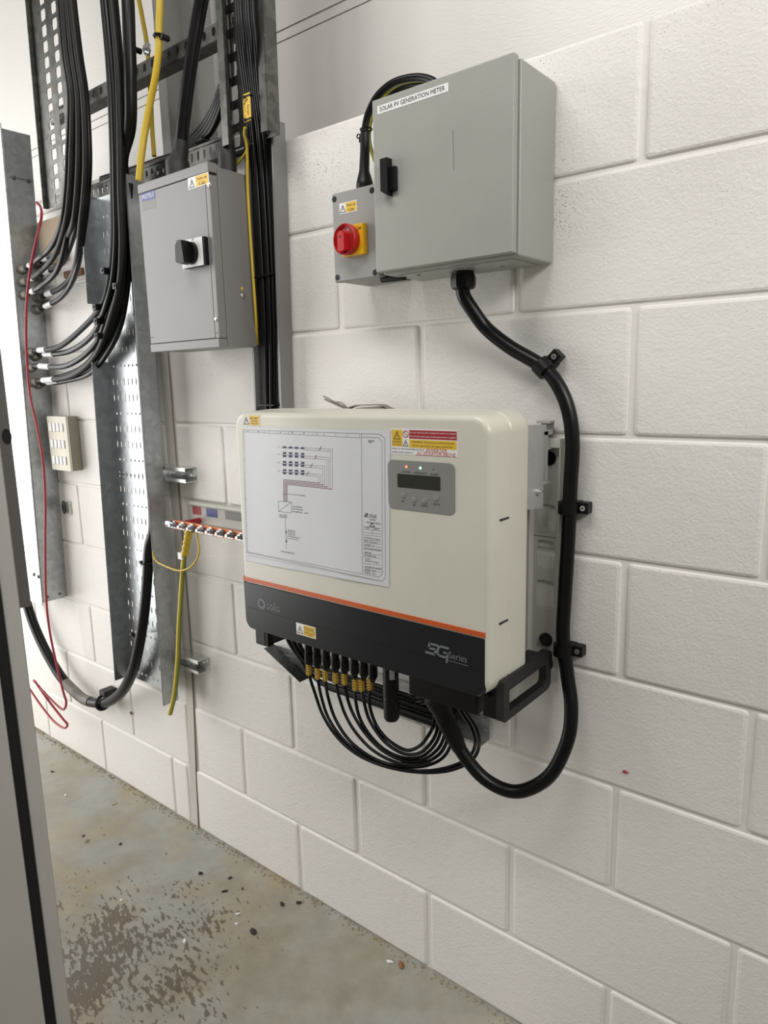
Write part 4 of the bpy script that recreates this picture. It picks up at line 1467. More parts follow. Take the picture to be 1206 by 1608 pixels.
# ================================================================== BIG PERFORATED TRAY
tr = thing('perforated_tray', 'wide galvanised perforated cable tray standing upright left of the switch box', 'cable tray', (-1.27, -0.05, 0.28))
YBASE, YLIP = -0.045, -0.100
zt, zb = 1.995, 0.49
def txr(z):
    return -1.114 - 0.036 * (zt - z) / (zt - zb)
def txl(z):
    return -1.352 - 0.071 * (zt - z) / (zt - zb)
W0 = 1.0
def tfn(s, t):
    return Vector((txl(t) + (txr(t) - txl(t)) * s, YBASE, t))
rows = []
z = 0.515
k = 0
cols = [0.08 + 0.84 * i / 10 for i in range(11)]
while z < 1.98:
    kind = k % 3
    if kind == 0:
        rows.append((z, [c + 0.03 for c in cols[:-1]], 0.0175, 0.0042, 'circ'))
    else:
        rows.append((z, cols, 0.0125, 0.0120, 'slot'))
    z += 0.0475
    k += 1
mb = MB()
perf(mb, tfn, 0.0, 1.0, zb, zt, rows)
obj('base', mb, M['galv'], tr, 0, 0.0014)
def flange(fx, za, zc, holes=False, lipdir=0):
    mb = MB()
    n = 8
    for i in range(n):
        a, b = za + (zc - za) * i / n, za + (zc - za) * (i + 1) / n
        mb.quad((fx(a), YBASE, a), (fx(b), YBASE, b), (fx(b), YLIP, b), (fx(a), YLIP, a))
        mb.quad((fx(a), YLIP, a), (fx(b), YLIP, b), (fx(b) + lipdir * 0.0035, YLIP + 0.0015, b), (fx(a) + lipdir * 0.0035, YLIP + 0.0015, a))
    return mb
obj('flange', flange(txr, zb - 0.012, zt + 0.012, lipdir=1), M['galv'], tr, 0, 0.0016)
obj('flange', flange(txl, zb, 1.526, lipdir=-1), M['galv'], tr, 0, 0.0016)
obj('flange', flange(txl, 1.695, zt, lipdir=-1), M['galv'], tr, 0, 0.0016)
# strut rails carrying the tray
def strut(z, x1, x0, label):
    t = thing('strut_rail', label, 'strut', (x1, -0.02, z), 'strut rails behind the wide tray')
    mb = MB()
    h = 0.0205
    mb.quad((x0, -0.001, z - h), (x1, -0.001, z - h), (x1, -0.001, z + h), (x0, -0.001, z + h))
    for s in (-1, 1):
        mb.quad((x0, -0.001, z + s * h), (x1, -0.001, z + s * h), (x1, -0.041, z + s * h), (x0, -0.041, z + s * h))
        mb.quad((x0, -0.041, z + s * h), (x1, -0.041, z + s * h), (x1, -0.041, z + s * (h - 0.009)), (x0, -0.041, z + s * (h - 0.009)))
    obj('channel', mb, M['zinc'], t, 0, 0.002)
    mb = MB()
    mb.cyl((x1 - 0.028, -0.003, z), (x1 - 0.028, -0.010, z), 0.0105, None, 6)
    mb.cyl((x1 - 0.028, -0.002, z), (x1 - 0.028, -0.004, z), 0.0145, None, 16)
    obj('anchor_bolt', mb, M['zinc'], t)
strut(1.196, -1.030, -1.38, 'upper strut rail end poking out right of the wide tray')
strut(0.610, -1.038, -1.42, 'lower strut rail end poking out right of the wide tray')

# ================================================================== LEFT TRUNKING
def lean(x, z):
    return x + 0.0613 * (z - 0.671)
tk = thing('cable_trunking', 'tall galvanised trunking box at the far left with black cables entering', 'trunking', (-1.97, -0.05, 0.671))
def sheared(mb):
    return mb.map(lambda v: (lean(v.x, v.z), v.y, v.z))
obj('body', sheared(MB().rbox(-2.050, -1.898, -0.092, -0.002, 0.671, 2.275, 0.001, 1)), M['galv'], tk)
obj('cover', sheared(MB().rbox(-2.052, -1.8975, -0.0965, -0.0925, 0.660, 2.290, 0.0012, 1)), M['zincm'], tk)
mb = MB()
mb.box(-1.8985, -1.8965, -0.085, -0.005, 1.40, 2.010)
def tp(u, v):
    q = PX(u, v, -1.80)
    return q
for (u, v) in ((22, 279), (45, 284)):
    q = PX(u, v, lean(-1.898, 2.13))
    mb = MB()
    mb.tube([(q.x - 0.001, q.y, q.z), (q.x + 0.004, q.y, q.z), (q.x + 0.005, q.y, q.z)], [0.0075, 0.006, 0.003], 10)
    obj('cover_screw', mb, M['galvd'], tk)
q0, q1 = PX(24, 275, lean(-1.898, 2.13)), PX(50, 278, lean(-1.898, 2.13))
obj('seam', sheared(MB().box(-1.8985, -1.8975, -0.080, -0.004, 2.132, 2.134)), M['blkd'], tk)
for (y, z) in ((-0.075, 0.690), (-0.028, 0.690)):
    mb = MB()
    mb.cyl((-1.899, y, z), (-1.8965, y, z), 0.006, None, 10)
    obj('rivet', mb, M['galvd'], tk)
for (x, z) in ((-1.935, 0.775), (-1.90, 0.772), (-1.945, 2.10)):
    mb = MB()
    mb.tube([(lean(x, z) - 0.006, -0.0965, z), (lean(x, z) - 0.006, -0.100, z), (lean(x, z) - 0.006, -0.102, z)], [0.007, 0.006, 0.003], 10)
    obj('cover_screw', mb, M['galvd'], tk)

# ---- cables from above into the trunking
def bundle(base_u, spread, i, n):
    return [b + s * i / (n - 1) for b, s in zip(base_u, spread)]
NA = 7
VA = [-25, 80, 150, 240, 300, 350]
UA = [93, 101, 110, 107, 104, 97]
SA = [20, 24, 25, 33, 34, 36]
ENDA = [(34, 423, -0.068), (36, 443, -0.068), (38, 463, -0.070), (72, 409, -0.022), (75, 430, -0.022), (79, 464, -0.022), (62, 486, -0.030)]
MIDA = [[(80, 388), (56, 410)], [(85, 402), (60, 430)], [(92, 420), (64, 450)], [(100, 384), (88, 398)], [(104, 402), (92, 418)], [(118, 420), (98, 450)], [(120, 425), (98, 465)]]
NAMEA = ['topmost of the front black cables entering the left trunking', 'second of the front black cables entering the left trunking', 'third of the front black cables entering the left trunking',
         'topmost of the rear black cables beside the left trunking', 'second of the rear black cables beside the left trunking', 'third of the rear black cables beside the left trunking', 'black cable entering the left trunking lowest of the upper bunch']
def gland_cable(label, group, pts, end, r, m, band=True):
    z = end.z
    xf = lean(-1.8975, z)
    e = Vector((xf, end.y, z))
    t = thing('armoured_cable', label, 'cable', e, group)
    path = rising(pts) + [Vector((xf + 0.050, end.y, z + 0.004)), Vector((xf + 0.012, end.y, z))]
    mb = MB()
    sp_ = smooth_path(path, 6)
    mb.tube(sp_, r, 10)
    obj('sheath', mb, M[m], t, 60)
    mb = MB()
    mb.tube([e + Vector((-0.002, 0, 0)), e + Vector((0.006, 0, 0)), e + Vector((0.008, 0, 0)), e + Vector((0.026, 0, 0.0005)), e + Vector((0.034, 0, 0.001))], [0.017, 0.017, 0.0135, 0.0135, r * 1.1], 10)
    obj('cable_gland', mb, M['cableg'], t, 40)
    if band:
        a, b = sp_[-10], sp_[-9]
        mb = MB()
        mb.tube([a, b, sp_[-8]], r * 1.12, 10)
        obj('marker_band', mb, M['white'], t, 60)
    return t
for i in range(NA):
    pts = []
    y = -0.112 - 0.010 * (i % 2)
    for k, v in enumerate(VA):
        pts.append(P(UA[k] + SA[k] * i / (NA - 1), v, y))
    e = ENDA[i]
    for j, (u, v) in enumerate(MIDA[i]):
        f = (j + 1) / 3.0
        pts.append(P(u, v, y + (e[2] - y) * f))
    ep = P(e[0], e[1], e[2])
    gland_cable(NAMEA[i], 'black cables from the left tray into the trunking', pts, ep, 0.0082, 'cabled' if i % 2 else 'cable')
NB = 5
VB = [-25, 100, 200, 300, 380, 440, 480]
UB = [160, 171, 176, 178, 178, 172, 160]
SB = [18, 18, 16, 15, 18, 22, 26]
ENDB = [(50, 553, -0.064), (52, 560, -0.048), (51, 577, -0.068), (55, 600, -0.062), (58, 604, -0.046)]
MIDB = [[(130, 515), (92, 545)], [(146, 525), (108, 552)], [(150, 540), (105, 574)], [(152, 555), (112, 590)], [(160, 545), (118, 588)]]
NAMEB = ['topmost of the lower black cables entering the left trunking', 'second of the lower black cables entering the left trunking', 'third of the lower black cables entering the left trunking', 'fourth of the lower black cables entering the left trunking', 'lowest of the lower black cables entering the left trunking']
for i in range(NB):
    y = -0.104 - 0.012 * (i % 2)
    pts = [P(UB[k] + SB[k] * i / (NB - 1), v, y) for k, v in enumerate(VB)]
    e = ENDB[i]
    for j, (u, v) in enumerate(MIDB[i]):
        pts.append(P(u, v, y + (e[2] - y) * (j + 1) / 3.0))
    gland_cable(NAMEB[i], 'black cables crossing the wide tray into the trunking', pts, P(*e), 0.0088, 'cabled' if i in (0, 3) else 'cable')
# further cables lying in the tray, ending behind the left bunch
for i in range(4):
    y = -0.078 - 0.006 * (i % 2)
    pts = [P(189 + 5 * i, 288, y), P(190 + 5 * i, 340, y), P(189 + 5 * i, 400, y), P(184 + 5 * i, 460, y), P(170 + 6 * i, 515, y), P(150 + 6 * i, 555, y), P(128 + 4 * i, 578 + 3 * i, y + 0.01), P(100, 590 + 3 * i, y + 0.03), P(75, 596 + 2 * i, -0.035)]
    cable('armoured_cable', ('leftmost', 'second', 'third', 'rightmost')[i] + ' of the dark cables lying in the tray behind the crossing bunch', pts, 0.0080, 'cabled' if i == 1 else 'cable', 'cable', 'cables lying in the wide tray')
# thick cable down through the tray to the distribution board
fat = thing('armoured_cable', 'very thick black cable running down the wide tray and looping low to the left', 'cable', P(203, 300, -0.07))
def fx_(z):
    return txr(z) - 0.021
pts = rising([P(199, -30, -0.105), P(203, 60, -0.105)]) + [P(205, 130, -0.103), P(204, 200, -0.098), Vector((fx_(2.02) - 0.006, -0.088, 2.04)), Vector((fx_(1.93), -0.074, 1.93)), Vector((fx_(1.75), -0.072, 1.75)), Vector((fx_(1.5), -0.072, 1.5)), Vector((fx_(1.25), -0.072, 1.25)), Vector((fx_(1.05), -0.073, 1.05)), P(234, 860, -0.078), P(231, 910, -0.082), P(226, 965, -0.088), P(217, 1020, -0.088), P(206, 1060, -0.082), P(188, 1090, -0.066), P(162, 1104, -0.048), P(130, 1097, -0.048), P(100, 1068, -0.050), P(76, 1030, -0.052), P(56, 988, -0.054), P(43, 950, -0.055), P(32, 905, -0.056), P(24, 860, -0.058), P(15, 800, -0.058)]
mb = MB()
mb.tube(smooth_path(pts, 6), [0.0158 + 0.0022 * min(1, max(0, (i - 78) / 24.0)) for i in range(len(smooth_path(pts, 6)))], 16)
obj('sheath', mb, M['cable'], fat, 60)
mb = MB()
c = P(120, 1091, -0.05)
sp_ = smooth_path([P(142, 1102, -0.048), P(130, 1097, -0.048), P(115, 1084, -0.052), P(103, 1072, -0.055)], 5)
mb.tube(sp_, 0.0190, 14)
obj('dusty_sleeve', mb, M['cableg'], fat, 60, label='pale dusty stretch of the loop')
for (u, v) in ((233, 884), (218, 998)):
    c = P(u, v, -0.080)
    mb = MB()
    mb.tube([c + Vector((0.0200 * math.cos(a), 0.0200 * math.sin(a), 0.004 * math.cos(a))) for a in [2 * PI * k / 16 for k in range(17)]], 0.0026, 6)
    mb.rbox(c.x - 0.034, c.x - 0.022, c.y - 0.012, c.y + 0.0, c.z - 0.004, c.z + 0.004, 0.001, 1)
    obj('cable_tie', mb, M['blk'], fat)
cl = thing('cable_cleat', 'dusty black cleat holding the low loop of the very thick cable', 'cleat', P(160, 1098, -0.04))
c = P(162, 1103, -0.046)
mb = MB()
mb.tube([c + Vector((0, 0.026 * math.cos(a), 0.026 * math.sin(a))) for a in [2 * PI * k / 16 for k in range(17)]], 0.0055, 8)
obj('saddle', mb, M['blk'], cl)
obj('foot', MB().rbox(c.x - 0.016, c.x + 0.022, -0.050, -0.001, c.z + 0.022, c.z + 0.046, 0.003, 2), M['blkd'], cl)

# yellow earth cables high up
cable('earth_cable', 'thick yellow and green earth cable in front of the slotted strut', rising([P(250, -30, -0.075), P(250, 40, -0.075)]) + [ P(249, 80, -0.075), P(244, 120, -0.078), P(236, 160, -0.082), P(228, 205, -0.09), P(222, 245, -0.10), P(218, 283, -0.108)], 0.0088, 'ygy')
cable('earth_cable', 'thinner yellow earth cable passing behind the slotted strut', rising([P(214, -30, 0.05), P(222, 20, 0.05)]) + [ P(230, 65, 0.05), P(234, 110, 0.05), P(237, 160, 0.045), P(239, 205, 0.03), P(242, 245, 0.02)], 0.0062, 'ygy')

# ================================================================== HEAVY TRAYS ABOVE
def heavy_tray(label, yb, yl, xa_top, xa_bot, width, z0, z1, cols, pitch, hw, hh, lip, mname='galvd', shift=0.0):
    t = thing('perforated_tray', label, 'cable tray', (xa_bot + width / 2, yb, z0))
    def fx(z):
        return xa_bot + (xa_top - xa_bot) * (z - z0) / (2.57 - z0)
    rows = []
    z = z0 + 0.02 + shift
    while z < z1 - 0.03:
        rows.append((z, cols, hw, hh, 'rect'))
        z += pitch
    mb = MB()
    perf(mb, lambda s, q: Vector((fx(q) + s, yb, q)), 0, width, z0, z1, rows)
    obj('base', mb, M[mname], t, 0, 0.002)
    for (dx, s) in ((0, 1), (width, -1)):
        mb = MB()
        nz = 24
        for i in range(nz):
            a, b = z0 + (z1 - z0) * i / nz, z0 + (z1 - z0) * (i + 1) / nz
            mb.quad((fx(a) + dx, yb, a), (fx(b) + dx, yb, b), (fx(b) + dx, yl, b), (fx(a) + dx, yl, a))
            mb.quad((fx(a) + dx, yl, a), (fx(b) + dx, yl, b), (fx(b) + dx + s * lip, yl, b), (fx(a) + dx + s * lip, yl, a))
            mb.quad((fx(a) + dx + s * lip, yl, a), (fx(b) + dx + s * lip, yl, b), (fx(b) + dx + s * lip, yl + 0.008, b), (fx(a) + dx + s * lip, yl + 0.008, a))
        obj('flange', mb, M[mname], t, 0, 0.002)
    return t
xa = P(40, 0, -0.072)
xb = P(68, 325, -0.072)
c1, c2 = P(82, 200, -0.06), P(99, 200, -0.06)
l200 = xb.x + (xa.x - xb.x) * (c1.z - xb.z) / (2.57 - xb.z)
heavy_tray('dull galvanised slotted tray with two visible slot rows at upper left', -0.06, -0.073, xa.x, xb.x, 0.24, xb.z - 0.005, 2.95, [c1.x - l200, c2.x - l200, c2.x - l200 + (c2.x - c1.x)], 0.0418, 0.0150, 0.0155, 0.004)
xa = P(341, 0, -0.088)
xb = P(350, 212, -0.088)
heavy_tray('dull galvanised slotted tray behind the thin black cables above the switch box', -0.055, -0.090, xa.x, xb.x, 0.155, xb.z - 0.025, 2.95, [P(365.5, 40, -0.055).x - xa.x, 0.105], 0.0500, 0.0130, 0.0160, 0.022)

# slotted strut across, and the tray on the wall head
ss = thing('slotted_strut', 'slotted galvanised strut running across behind the hanging cables', 'strut', (-1.1, -0.02, 2.27))
za, zb2 = 2.262, 2.298
mb = MB()
perf(mb, lambda s, t: Vector((s, -0.022, t)), -1.62, -0.72, za, zb2, [(2.282, [-1.61 + 0.0365 * k for k in range(25)], 0.0075, 0.0105, 'slot')])
obj('face', mb, M['galvd'], ss, 0, 0.002)
mb = MB()
for z in (za, zb2):
    mb.quad((-1.62, -0.022, z), (-0.72, -0.022, z), (-0.72, 0.019, z), (-1.62, 0.019, z))
obj('flange', mb, M['galvd'], ss, 0, 0.002)
p = P(231, 77, -0.024)
mb = MB()
mb.cyl((p.x, -0.022, p.z), (p.x, -0.026, p.z), 0.0155, None, 18)
mb.cyl((p.x, -0.026, p.z), (p.x, -0.033, p.z), 0.0088, None, 6)
obj('bolt', mb, M['zinc'], ss)
p = P(218, 80, -0.03)
mb = MB()
mb.cyl((p.x, -0.024, p.z), (p.x, -0.060, p.z), 0.0075, None, 8)
obj('stud', mb, M['blk'], ss)
c = P(250, 57, -0.075)
mb = MB()
mb.tube([c + Vector((0.011 * math.cos(a), 0.013 * math.sin(a), 0)) for a in [2 * PI * k / 12 for k in range(13)]], 0.0035, 6)
mb.rbox(c.x + 0.006, c.x + 0.018, c.y - 0.006, c.y + 0.020, c.z - 0.010, c.z + 0.002, 0.002, 1)
tag(obj('cable_tie', mb, M['blk'], None, own=True), 'black tie fixing the thick yellow earth cable to the slotted strut', 'cable tie')

ht = thing('wall_head_tray', 'slotted cable tray lying along the top of the block wall behind the switch box', 'cable tray', (-1.1, 0.03, 2.006))
mb = MB()
perf(mb, lambda s, t: Vector((s, -0.03, t)), -1.56, -0.68, 2.000, 2.040, [(2.019, [-1.55 + 0.0255 * k for k in range(34)], 0.0045, 0.0105, 'rect')])
obj('side_rail', mb, M['galvd'], ht, 0, 0.0018)
obj('base', MB().box(-1.56, -0.68, -0.03, 0.07, 2.004, 2.006), M['galvd'], ht)
obj('lip', MB().rbox(-1.56, -0.68, -0.034, -0.022, 2.036, 2.043, 0.001, 1), M['galvd'], ht)
for i in range(4):
    pts = rising([P(362 - 2 * i, 95, -0.02), P(356 - 3 * i, 140, -0.015)]) + [ P(348 - 4 * i, 170, -0.01), P(333 - 5 * i, 203 - i, 0.0), P(312 - 6 * i, 226, 0.01), P(285, 240 + 2 * i, 0.02), P(255, 250 + 3 * i, 0.025), P(225, 261 + 4 * i, 0.03), P(190, 272 + 3 * i, 0.03), P(160, 281 + 3 * i, 0.03)]
    cable('armoured_cable', ('first', 'second', 'third', 'fourth')[i] + ' dark cable counted from the wall that bends along the wall head tray', pts, 0.0090, 'cable', 'cable', 'cables along the wall head tray')
mb = MB()
c = P(318, 222, 0.0)
mb.rbox(c.x - 0.018, c.x + 0.018, -0.014, 0.012, c.z - 0.005, c.z + 0.005, 0.002, 1)
tag(obj('cable_tie', mb, M['blk'], None, own=True), 'black tie round the cables bending along the wall head tray', 'cable tie')

# cleat clips on the cable bunches in the wide tray
for (u, v, lab) in ((152, 482, 'small black cleat on the upper left edge of the crossing bunch'), (154, 504, 'small black cleat at the middle left edge of the crossing bunch'), (155, 527, 'small black cleat at the lower left edge of the crossing bunch'), (165, 425, 'small black cleat on the left edge of the vertical black bunch'), (184, 449, 'small black cleat in the middle of the vertical black bunch')):
    c = P(u, v, -0.118)
    mb = MB().rbox(c.x - 0.010, c.x + 0.010, c.y - 0.010, c.y + 0.010, c.z - 0.010, c.z + 0.008, 0.003, 2)
    mb.cyl((c.x, c.y - 0.012, c.z), (c.x, c.y, c.z), 0.004, None, 8)
    tag(obj('cable_clip', mb, M['blk'], None, own=True), lab, 'clip', 'small black clips on the cables')

# ================================================================== EARTH BAR
eb = thing('earth_bar', 'copper earth bar with a row of bolts left of the inverter', 'earth bar', (-0.87, -0.04, 1.05))
bx0, bx1 = -1.068, -0.66
obj('copper_strip', MB().rbox(bx0 + 0.02, bx1, -0.085, -0.079, 1.048, 1.074, 0.001, 1), M['copper'], eb)
obj('back_strip', MB().rbox(-1.075, bx1, -0.010, -0.001, 1.052, 1.108, 0.002, 1), M['plate'], eb)
obj('cover_lip', MB().rbox(-1.055, bx1, -0.018, -0.001, 1.106, 1.116, 0.002, 1), M['plate'], eb)
fe = Frame((0, -0.010, 0))
for (a, b, m, n) in ((-1.05, -1.01, 'redl', 'red_label'), (-0.985, -0.935, 'bluel', 'blue_label'), (-0.90, -0.80, 'panel', 'grey_label')):
    mb = MB()
    put_rect(mb, fe, a, b, 1.078, 1.102, 0.0006)
    obj(n, mb, M[m], eb, 0)
for k in range(9):
    x = -1.035 + 0.042 * k
    mb = MB()
    mb.cyl((x, -0.085, 1.061), (x, -0.088, 1.061), 0.0110, None, 16)
    mb.cyl((x, -0.088, 1.061), (x, -0.096, 1.061), 0.0088, None, 6)
    mb.cyl((x, -0.096, 1.061), (x, -0.104, 1.061), 0.0048, None, 10)
    obj('bolt', mb, M['galv'], eb)
mb = MB()
mb.tube([(-1.045, -0.085, 1.061), (-1.066, -0.085, 1.061), (-1.072, -0.085, 1.061)], [0.012, 0.012, 0.007], 8)
obj('end_clamp', mb, M['galv'], eb)
for x in (-1.02, -0.72):
    mb = MB()
    mb.cyl((x, -0.079, 1.061), (x, -0.009, 1.061), 0.0085, 0.0095, 6)
    obj('insulator', mb, M['redl'], eb)
t = cable('earth_cable', 'thick green and yellow earth cable hanging below the copper bar', [P(296, 832, -0.09), P(294, 850, -0.092), P(290, 870, -0.094), P(287, 895, -0.094), P(284, 940, -0.092), P(281, 990, -0.09), P(279, 1040, -0.09), P(274, 1090, -0.092), P(267, 1121, -0.095)], 0.0072, 'yg', extra=1)
mb = MB()
sp_ = smooth_path([P(297, 832, -0.09), P(294, 850, -0.092), P(290, 872, -0.094)], 10)
mb.tube(sp_, [0.0100 + (0.0018 if (i // 2) % 2 else 0) for i in range(len(sp_))], 10)
obj('ribbed_boot', mb, M['ygy'], t, 60)
mb = MB()
c = P(284, 873, -0.1)
mb.rbox(c.x - 0.010, c.x + 0.010, -0.104, -0.099, c.z - 0.010, c.z + 0.010, 0.001, 1)
obj('paper_flag', mb, M['white'], t)
cable('earth_cable', 'thin yellow earth wire looping from the copper bar to the wide tray', [P(308, 834, -0.09), P(311, 850, -0.095), P(313, 866, -0.1), P(307, 882, -0.105), P(295, 893, -0.108), P(280, 896, -0.108), P(262, 890, -0.108), P(248, 883, -0.106), P(241, 874, -0.104), P(241, 866, -0.102)], 0.0028, 'ygy')

# ================================================================== SMALL SWITCH BOX, CLIP, RED WIRE
gb = thing('grid_switch_box', 'small cream wall box with three rows of white rockers beside the trunking', 'switch box', (-1.74, -0.02, 1.165))
gx0, gx1, gz0, gz1 = -1.812, -1.678, 1.168, 1.357
obj('back_box', MB().rbox(gx0 + 0.001, gx1, -0.036, -0.0015, gz0 + 0.001, gz1 - 0.001, 0.003, 2), M['creamd'], gb)
obj('front_plate', MB().rbox(gx0, gx1 + 0.001, -0.046, -0.0365, gz0, gz1, 0.003, 2), M['cream'], gb)
for r in range(3):
    for k in range(4):
        x = gx0 + 0.016 + 0.026 * k
        z = gz1 - 0.024 - 0.057 * r
        obj('rocker', MB().rbox(x, x + 0.018, -0.0495, -0.0455, z - 0.029, z, 0.0015, 1), M['white'], gb)
cb = P(105, 796, -0.005)
ck = thing('conduit_clip', 'tiny grey clip on a white plate beside the trunking below the cream box', 'clip', (cb.x, -0.01, cb.z))
obj('plate', MB().rbox(cb.x - 0.012, cb.x + 0.028, -0.006, -0.0005, cb.z - 0.026, cb.z + 0.022, 0.002, 1), M['plate'], ck)
mb = MB()
mb.tube([Vector((cb.x, -0.012, cb.z)) + Vector((0.008 * math.cos(a), -0.004, 0.020 * math.sin(a))) for a in [2 * PI * k / 12 for k in range(13)]], 0.005, 6)
obj('ring', mb, M['blkd'], ck)
cable('red_wire', 'thin red wire hanging down in front of the left trunking and curling at the bottom',
      [P(58, 318, -0.03), P(64, 326, -0.05), P(65, 342, -0.075), P(58, 372, -0.10), P(49, 415, -0.112), P(44, 450, -0.115), P(41, 500, -0.115), P(42, 560, -0.115), P(47, 620, -0.115), P(58, 670, -0.115), P(67, 720, -0.113), P(71, 780, -0.11), P(71, 860, -0.105), P(72, 930, -0.10), P(77, 985, -0.098), P(88, 1040, -0.096), P(99, 1085, -0.095), P(104, 1103, -0.095), P(100, 1114, -0.097), P(90, 1108, -0.10), P(72, 1090, -0.105), P(54, 1070, -0.11), P(57, 1073, -0.112), P(76, 1100, -0.10), P(98, 1128, -0.09), P(106, 1138, -0.085), P(100, 1143, -0.085), P(84, 1132, -0.085), P(66, 1110, -0.085), P(52, 1090, -0.085), P(44, 1078, -0.085)], 0.0042, 'redw', 'wire', n=8, sub=5)
# block packed on the wall head beside the trunking
pk = P(64, 349, -0.01)
mb = MB().rbox(-1.80, -1.63, -0.012, 0.085, 1.86, 2.001, 0.004, 2)
tag(obj('packing_block', mb, M['brick'], None, own=True), 'bare tan block at the wall top beside the left trunking', 'block')
p = P(112, 420, -0.006)
mb = MB().rbox(p.x - 0.05, p.x + 0.07, -0.010, -0.0008, p.z - 0.03, p.z - 0.008, 0.003, 1)
tag(obj('timber_packer', mb, M['rust'], None, own=True), 'brown timber packer on the wall behind the upper cable bunch', 'packer')

# ================================================================== FOREGROUND LEFT
# tall cabinet close to the camera; only the edge of its door is in view
az = Vector((-0.925, 0.380, 0)).normalized()
base = CAM + az * 1.25
base.z = 0
rt = Vector((0.38, 0.925, 0)).normalized()
cb_ = thing('steel_cabinet', 'tall pale grey steel cabinet with black door seal nearest at the left edge', 'cabinet', base)
def cabbox(a0, a1, d0, d1, z0, z1, r=0.002):
    mb = MB().rbox(a0, a1, d0, d1, z0, z1, r, 2)
    return mb.map(lambda v: base + rt * v.x + az * v.y + Vector((0, 0, v.z)))
obj('frame_post', cabbox(-0.0250, 0.0, 0.0, 0.040, 0.012, 2.15, 0.006), M['cab'], cb_)
obj('door_seal', cabbox(-0.0420, -0.0250, 0.006, 0.03, 0.02, 2.14, 0.002), M['rubber'], cb_)
obj('door', cabbox(-0.52, -0.0410, -0.004, 0.018, 0.02, 2.14, 0.003), M['cab'], cb_)
obj('carcass', cabbox(-0.53, -0.05, 0.042, 0.30, 0.0, 2.15, 0.004), M['cab'], cb_)

# darker housing on the back of the cabinet, its underside above the floor
q = P(45.5, 931, -0.60)
ha, hd = (q - base).dot(rt), (q - base).dot(az)
obj('rear_housing', cabbox(-0.40, ha, hd - 0.11, hd, q.z, 2.15, 0.003), M['board'], cb_, label='dark grey rear housing')
q2 = P(9, 680, -0.60)
mb = MB()
ctr = base + rt * ((q2 - base).dot(rt)) + az * (hd - 0.111) + Vector((0, 0, q2.z))
mb.tube([ctr - az * 0.0005, ctr + az * 0.0005], [0.008, 0.008], 20).map(lambda v: (v.x, v.y, q2.z + (v.z - q2.z) * 1.8))
obj('knockout_plug', mb, M['rubber'], cb_)

# ================================================================== FLOOR DIRT
CH = [(315, 1372, 0.020, 'dark'), (361, 1379, 0.013, 'dark'), (353, 1400, 0.016, 'dark'), (381, 1396, 0.010, 'dark'), (82, 1212, 0.018, 'dark'), (103, 1249, 0.014, 'white'), (136, 1321, 0.018, 'grit'), (163, 1311, 0.014, 'grit'), (131, 1313, 0.012, 'dark'), (189, 1326, 0.013, 'dark'), (398, 1463, 0.022, 'dark'), (374, 1435, 0.012, 'white'), (371, 1451, 0.012, 'white'), (290, 1478, 0.016, 'white'), (190, 1414, 0.012, 'white'), (630, 1516, 0.026, 'rust'), (612, 1511, 0.020, 'white'), (443, 1420, 0.018, 'dark'), (470, 1418, 0.018, 'dark'), (180, 1263, 0.018, 'grit')]
PLACE = {0: 'largest dark splinter right of the flaked floor patch', 1: 'dark scrap close to the wall foot, right of the largest splinter', 2: 'dark curved scrap just in front of two smaller ones near the wall',
         3: 'small dark scrap nearest the wall, beside the curved scrap', 4: 'dark scrap on the floor farthest back beside the cabinet edge', 5: 'pale chip farthest back beside the cabinet edge', 6: 'tan stone at the left of the tan stain', 7: 'small tan stone behind the other stones on the tan stain',
         8: 'small dark scrap behind the tan stone on the tan stain', 9: 'dark scrap at the right end of the tan stain', 10: 'dark lump nearest the camera, right of the flaked patch', 11: 'pale chip behind another pale chip, right of the flaked patch', 12: 'pale chip in front of another, right of the flaked patch',
         13: 'pale chip lying on the right part of the flaked patch', 14: 'pale chip at the back edge of the flaked patch', 15: 'brown clod at the foot of the block wall nearest the camera', 16: 'pale chip beside the brown clod at the wall foot', 17: 'left of two dark scraps at the wall foot below a block joint', 18: 'right of two dark scraps at the wall foot below a block joint', 19: 'flat tan stone on the grey floor between tan stain and wall'}
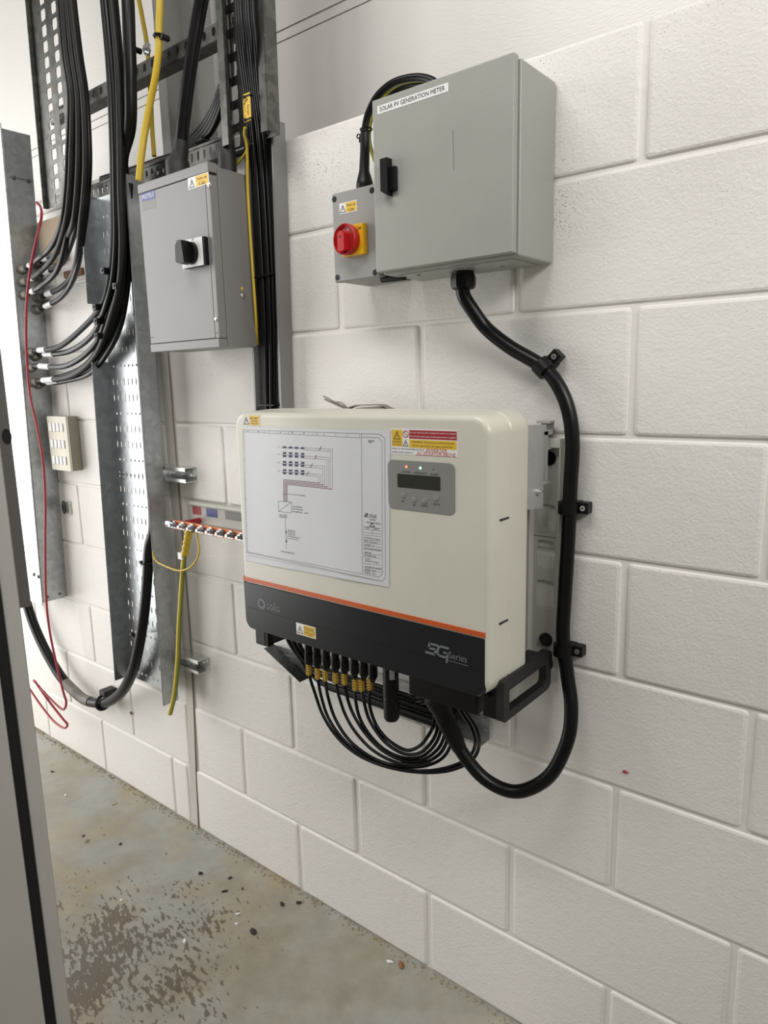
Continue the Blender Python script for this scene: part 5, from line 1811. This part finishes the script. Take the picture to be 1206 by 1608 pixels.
for i, (u, v, s, m) in enumerate(CH):
    c = PZ(u, v, 0.0)
    bm = bmesh.new()
    bmesh.ops.create_icosphere(bm, subdivisions=1, radius=1.0)
    ang = random.uniform(0, PI)
    ll, ww, hh = s * random.uniform(0.5, 0.65), s * random.uniform(0.2, 0.4), s * random.uniform(0.10, 0.22)
    mb = MB()
    vs = []
    for q in bm.verts:
        j = 1 + random.uniform(-0.25, 0.25)
        x, y, z = q.co.x * ll * j, q.co.y * ww * j, max(q.co.z * hh * j, -hh * 0.6)
        vs.append((c.x + x * math.cos(ang) - y * math.sin(ang), c.y + x * math.sin(ang) + y * math.cos(ang), z + hh * 0.6))
    mb.add(vs, [tuple(q.index for q in f.verts) for f in bm.faces])
    bm.free()
    zmin = min(q.z for q in mb.v)
    mb.map(lambda q: (q.x, q.y, q.z - zmin))
    lab, grp = PLACE[i], {'dark': 'dark floor scraps', 'white': 'pale floor chips', 'grit': 'tan floor stones', 'rust': None}[m]
    tag(obj('debris_chip', mb, M[m], None, 0, own=True), lab, 'debris', grp)
mb = MB()
for k in range(900):
    x = random.uniform(-2.6, 0.3)
    y = -abs(random.gauss(0, 0.012)) - 0.002 if k < 640 else -random.uniform(0.02, 0.8)
    s = random.uniform(0.0015, 0.0055) if k < 640 else random.uniform(0.0008, 0.0022)
    a = random.uniform(0, PI)
    vs = []
    for (px, py, pz) in ((1, 0, 0), (-0.5, 0.8, 0), (-0.6, -0.7, 0), (0.1, 0.1, 1.0)):
        qx, qy = px * s * random.uniform(0.7, 1.3), py * s * random.uniform(0.7, 1.3)
        vs.append((x + qx * math.cos(a) - qy * math.sin(a), y + qx * math.sin(a) + qy * math.cos(a), pz * s * 0.9 + 0.0002))
    mb.add(vs, [(0, 1, 3), (1, 2, 3), (2, 0, 3), (0, 2, 1)])
tag(obj('floor_grit', mb, M['grit'], None, 0), 'sandy grit and crumbs along the foot of the block wall', 'grit', None, 'stuff')
# small flake and dirt blob stuck on the wall
def fleck(name, u, v, s, m, lab):
    c = P(u, v, 0.0)
    mb = MB()
    n = 9
    r = [s * random.uniform(0.5, 1.1) for _ in range(n)]
    ring = [(c.x + r[k] * math.cos(2 * PI * k / n), -0.0004, c.z + 0.6 * r[k] * math.sin(2 * PI * k / n)) for k in range(n)]
    top_ = [(c.x + 0.5 * r[k] * math.cos(2 * PI * k / n), -0.003, c.z + 0.3 * r[k] * math.sin(2 * PI * k / n)) for k in range(n)]
    mb.loft([ring, top_])
    tag(obj(name, mb, M[m], None, 0, own=True), lab, 'mark')
fleck('red_flake', 982, 1212, 0.007, 'redl', 'dark red flake stuck on the block wall below the cable loop')
fleck('mud_spot', 206, 1120, 0.012, 'rust', 'brown mud spot in a block joint below the wide tray')
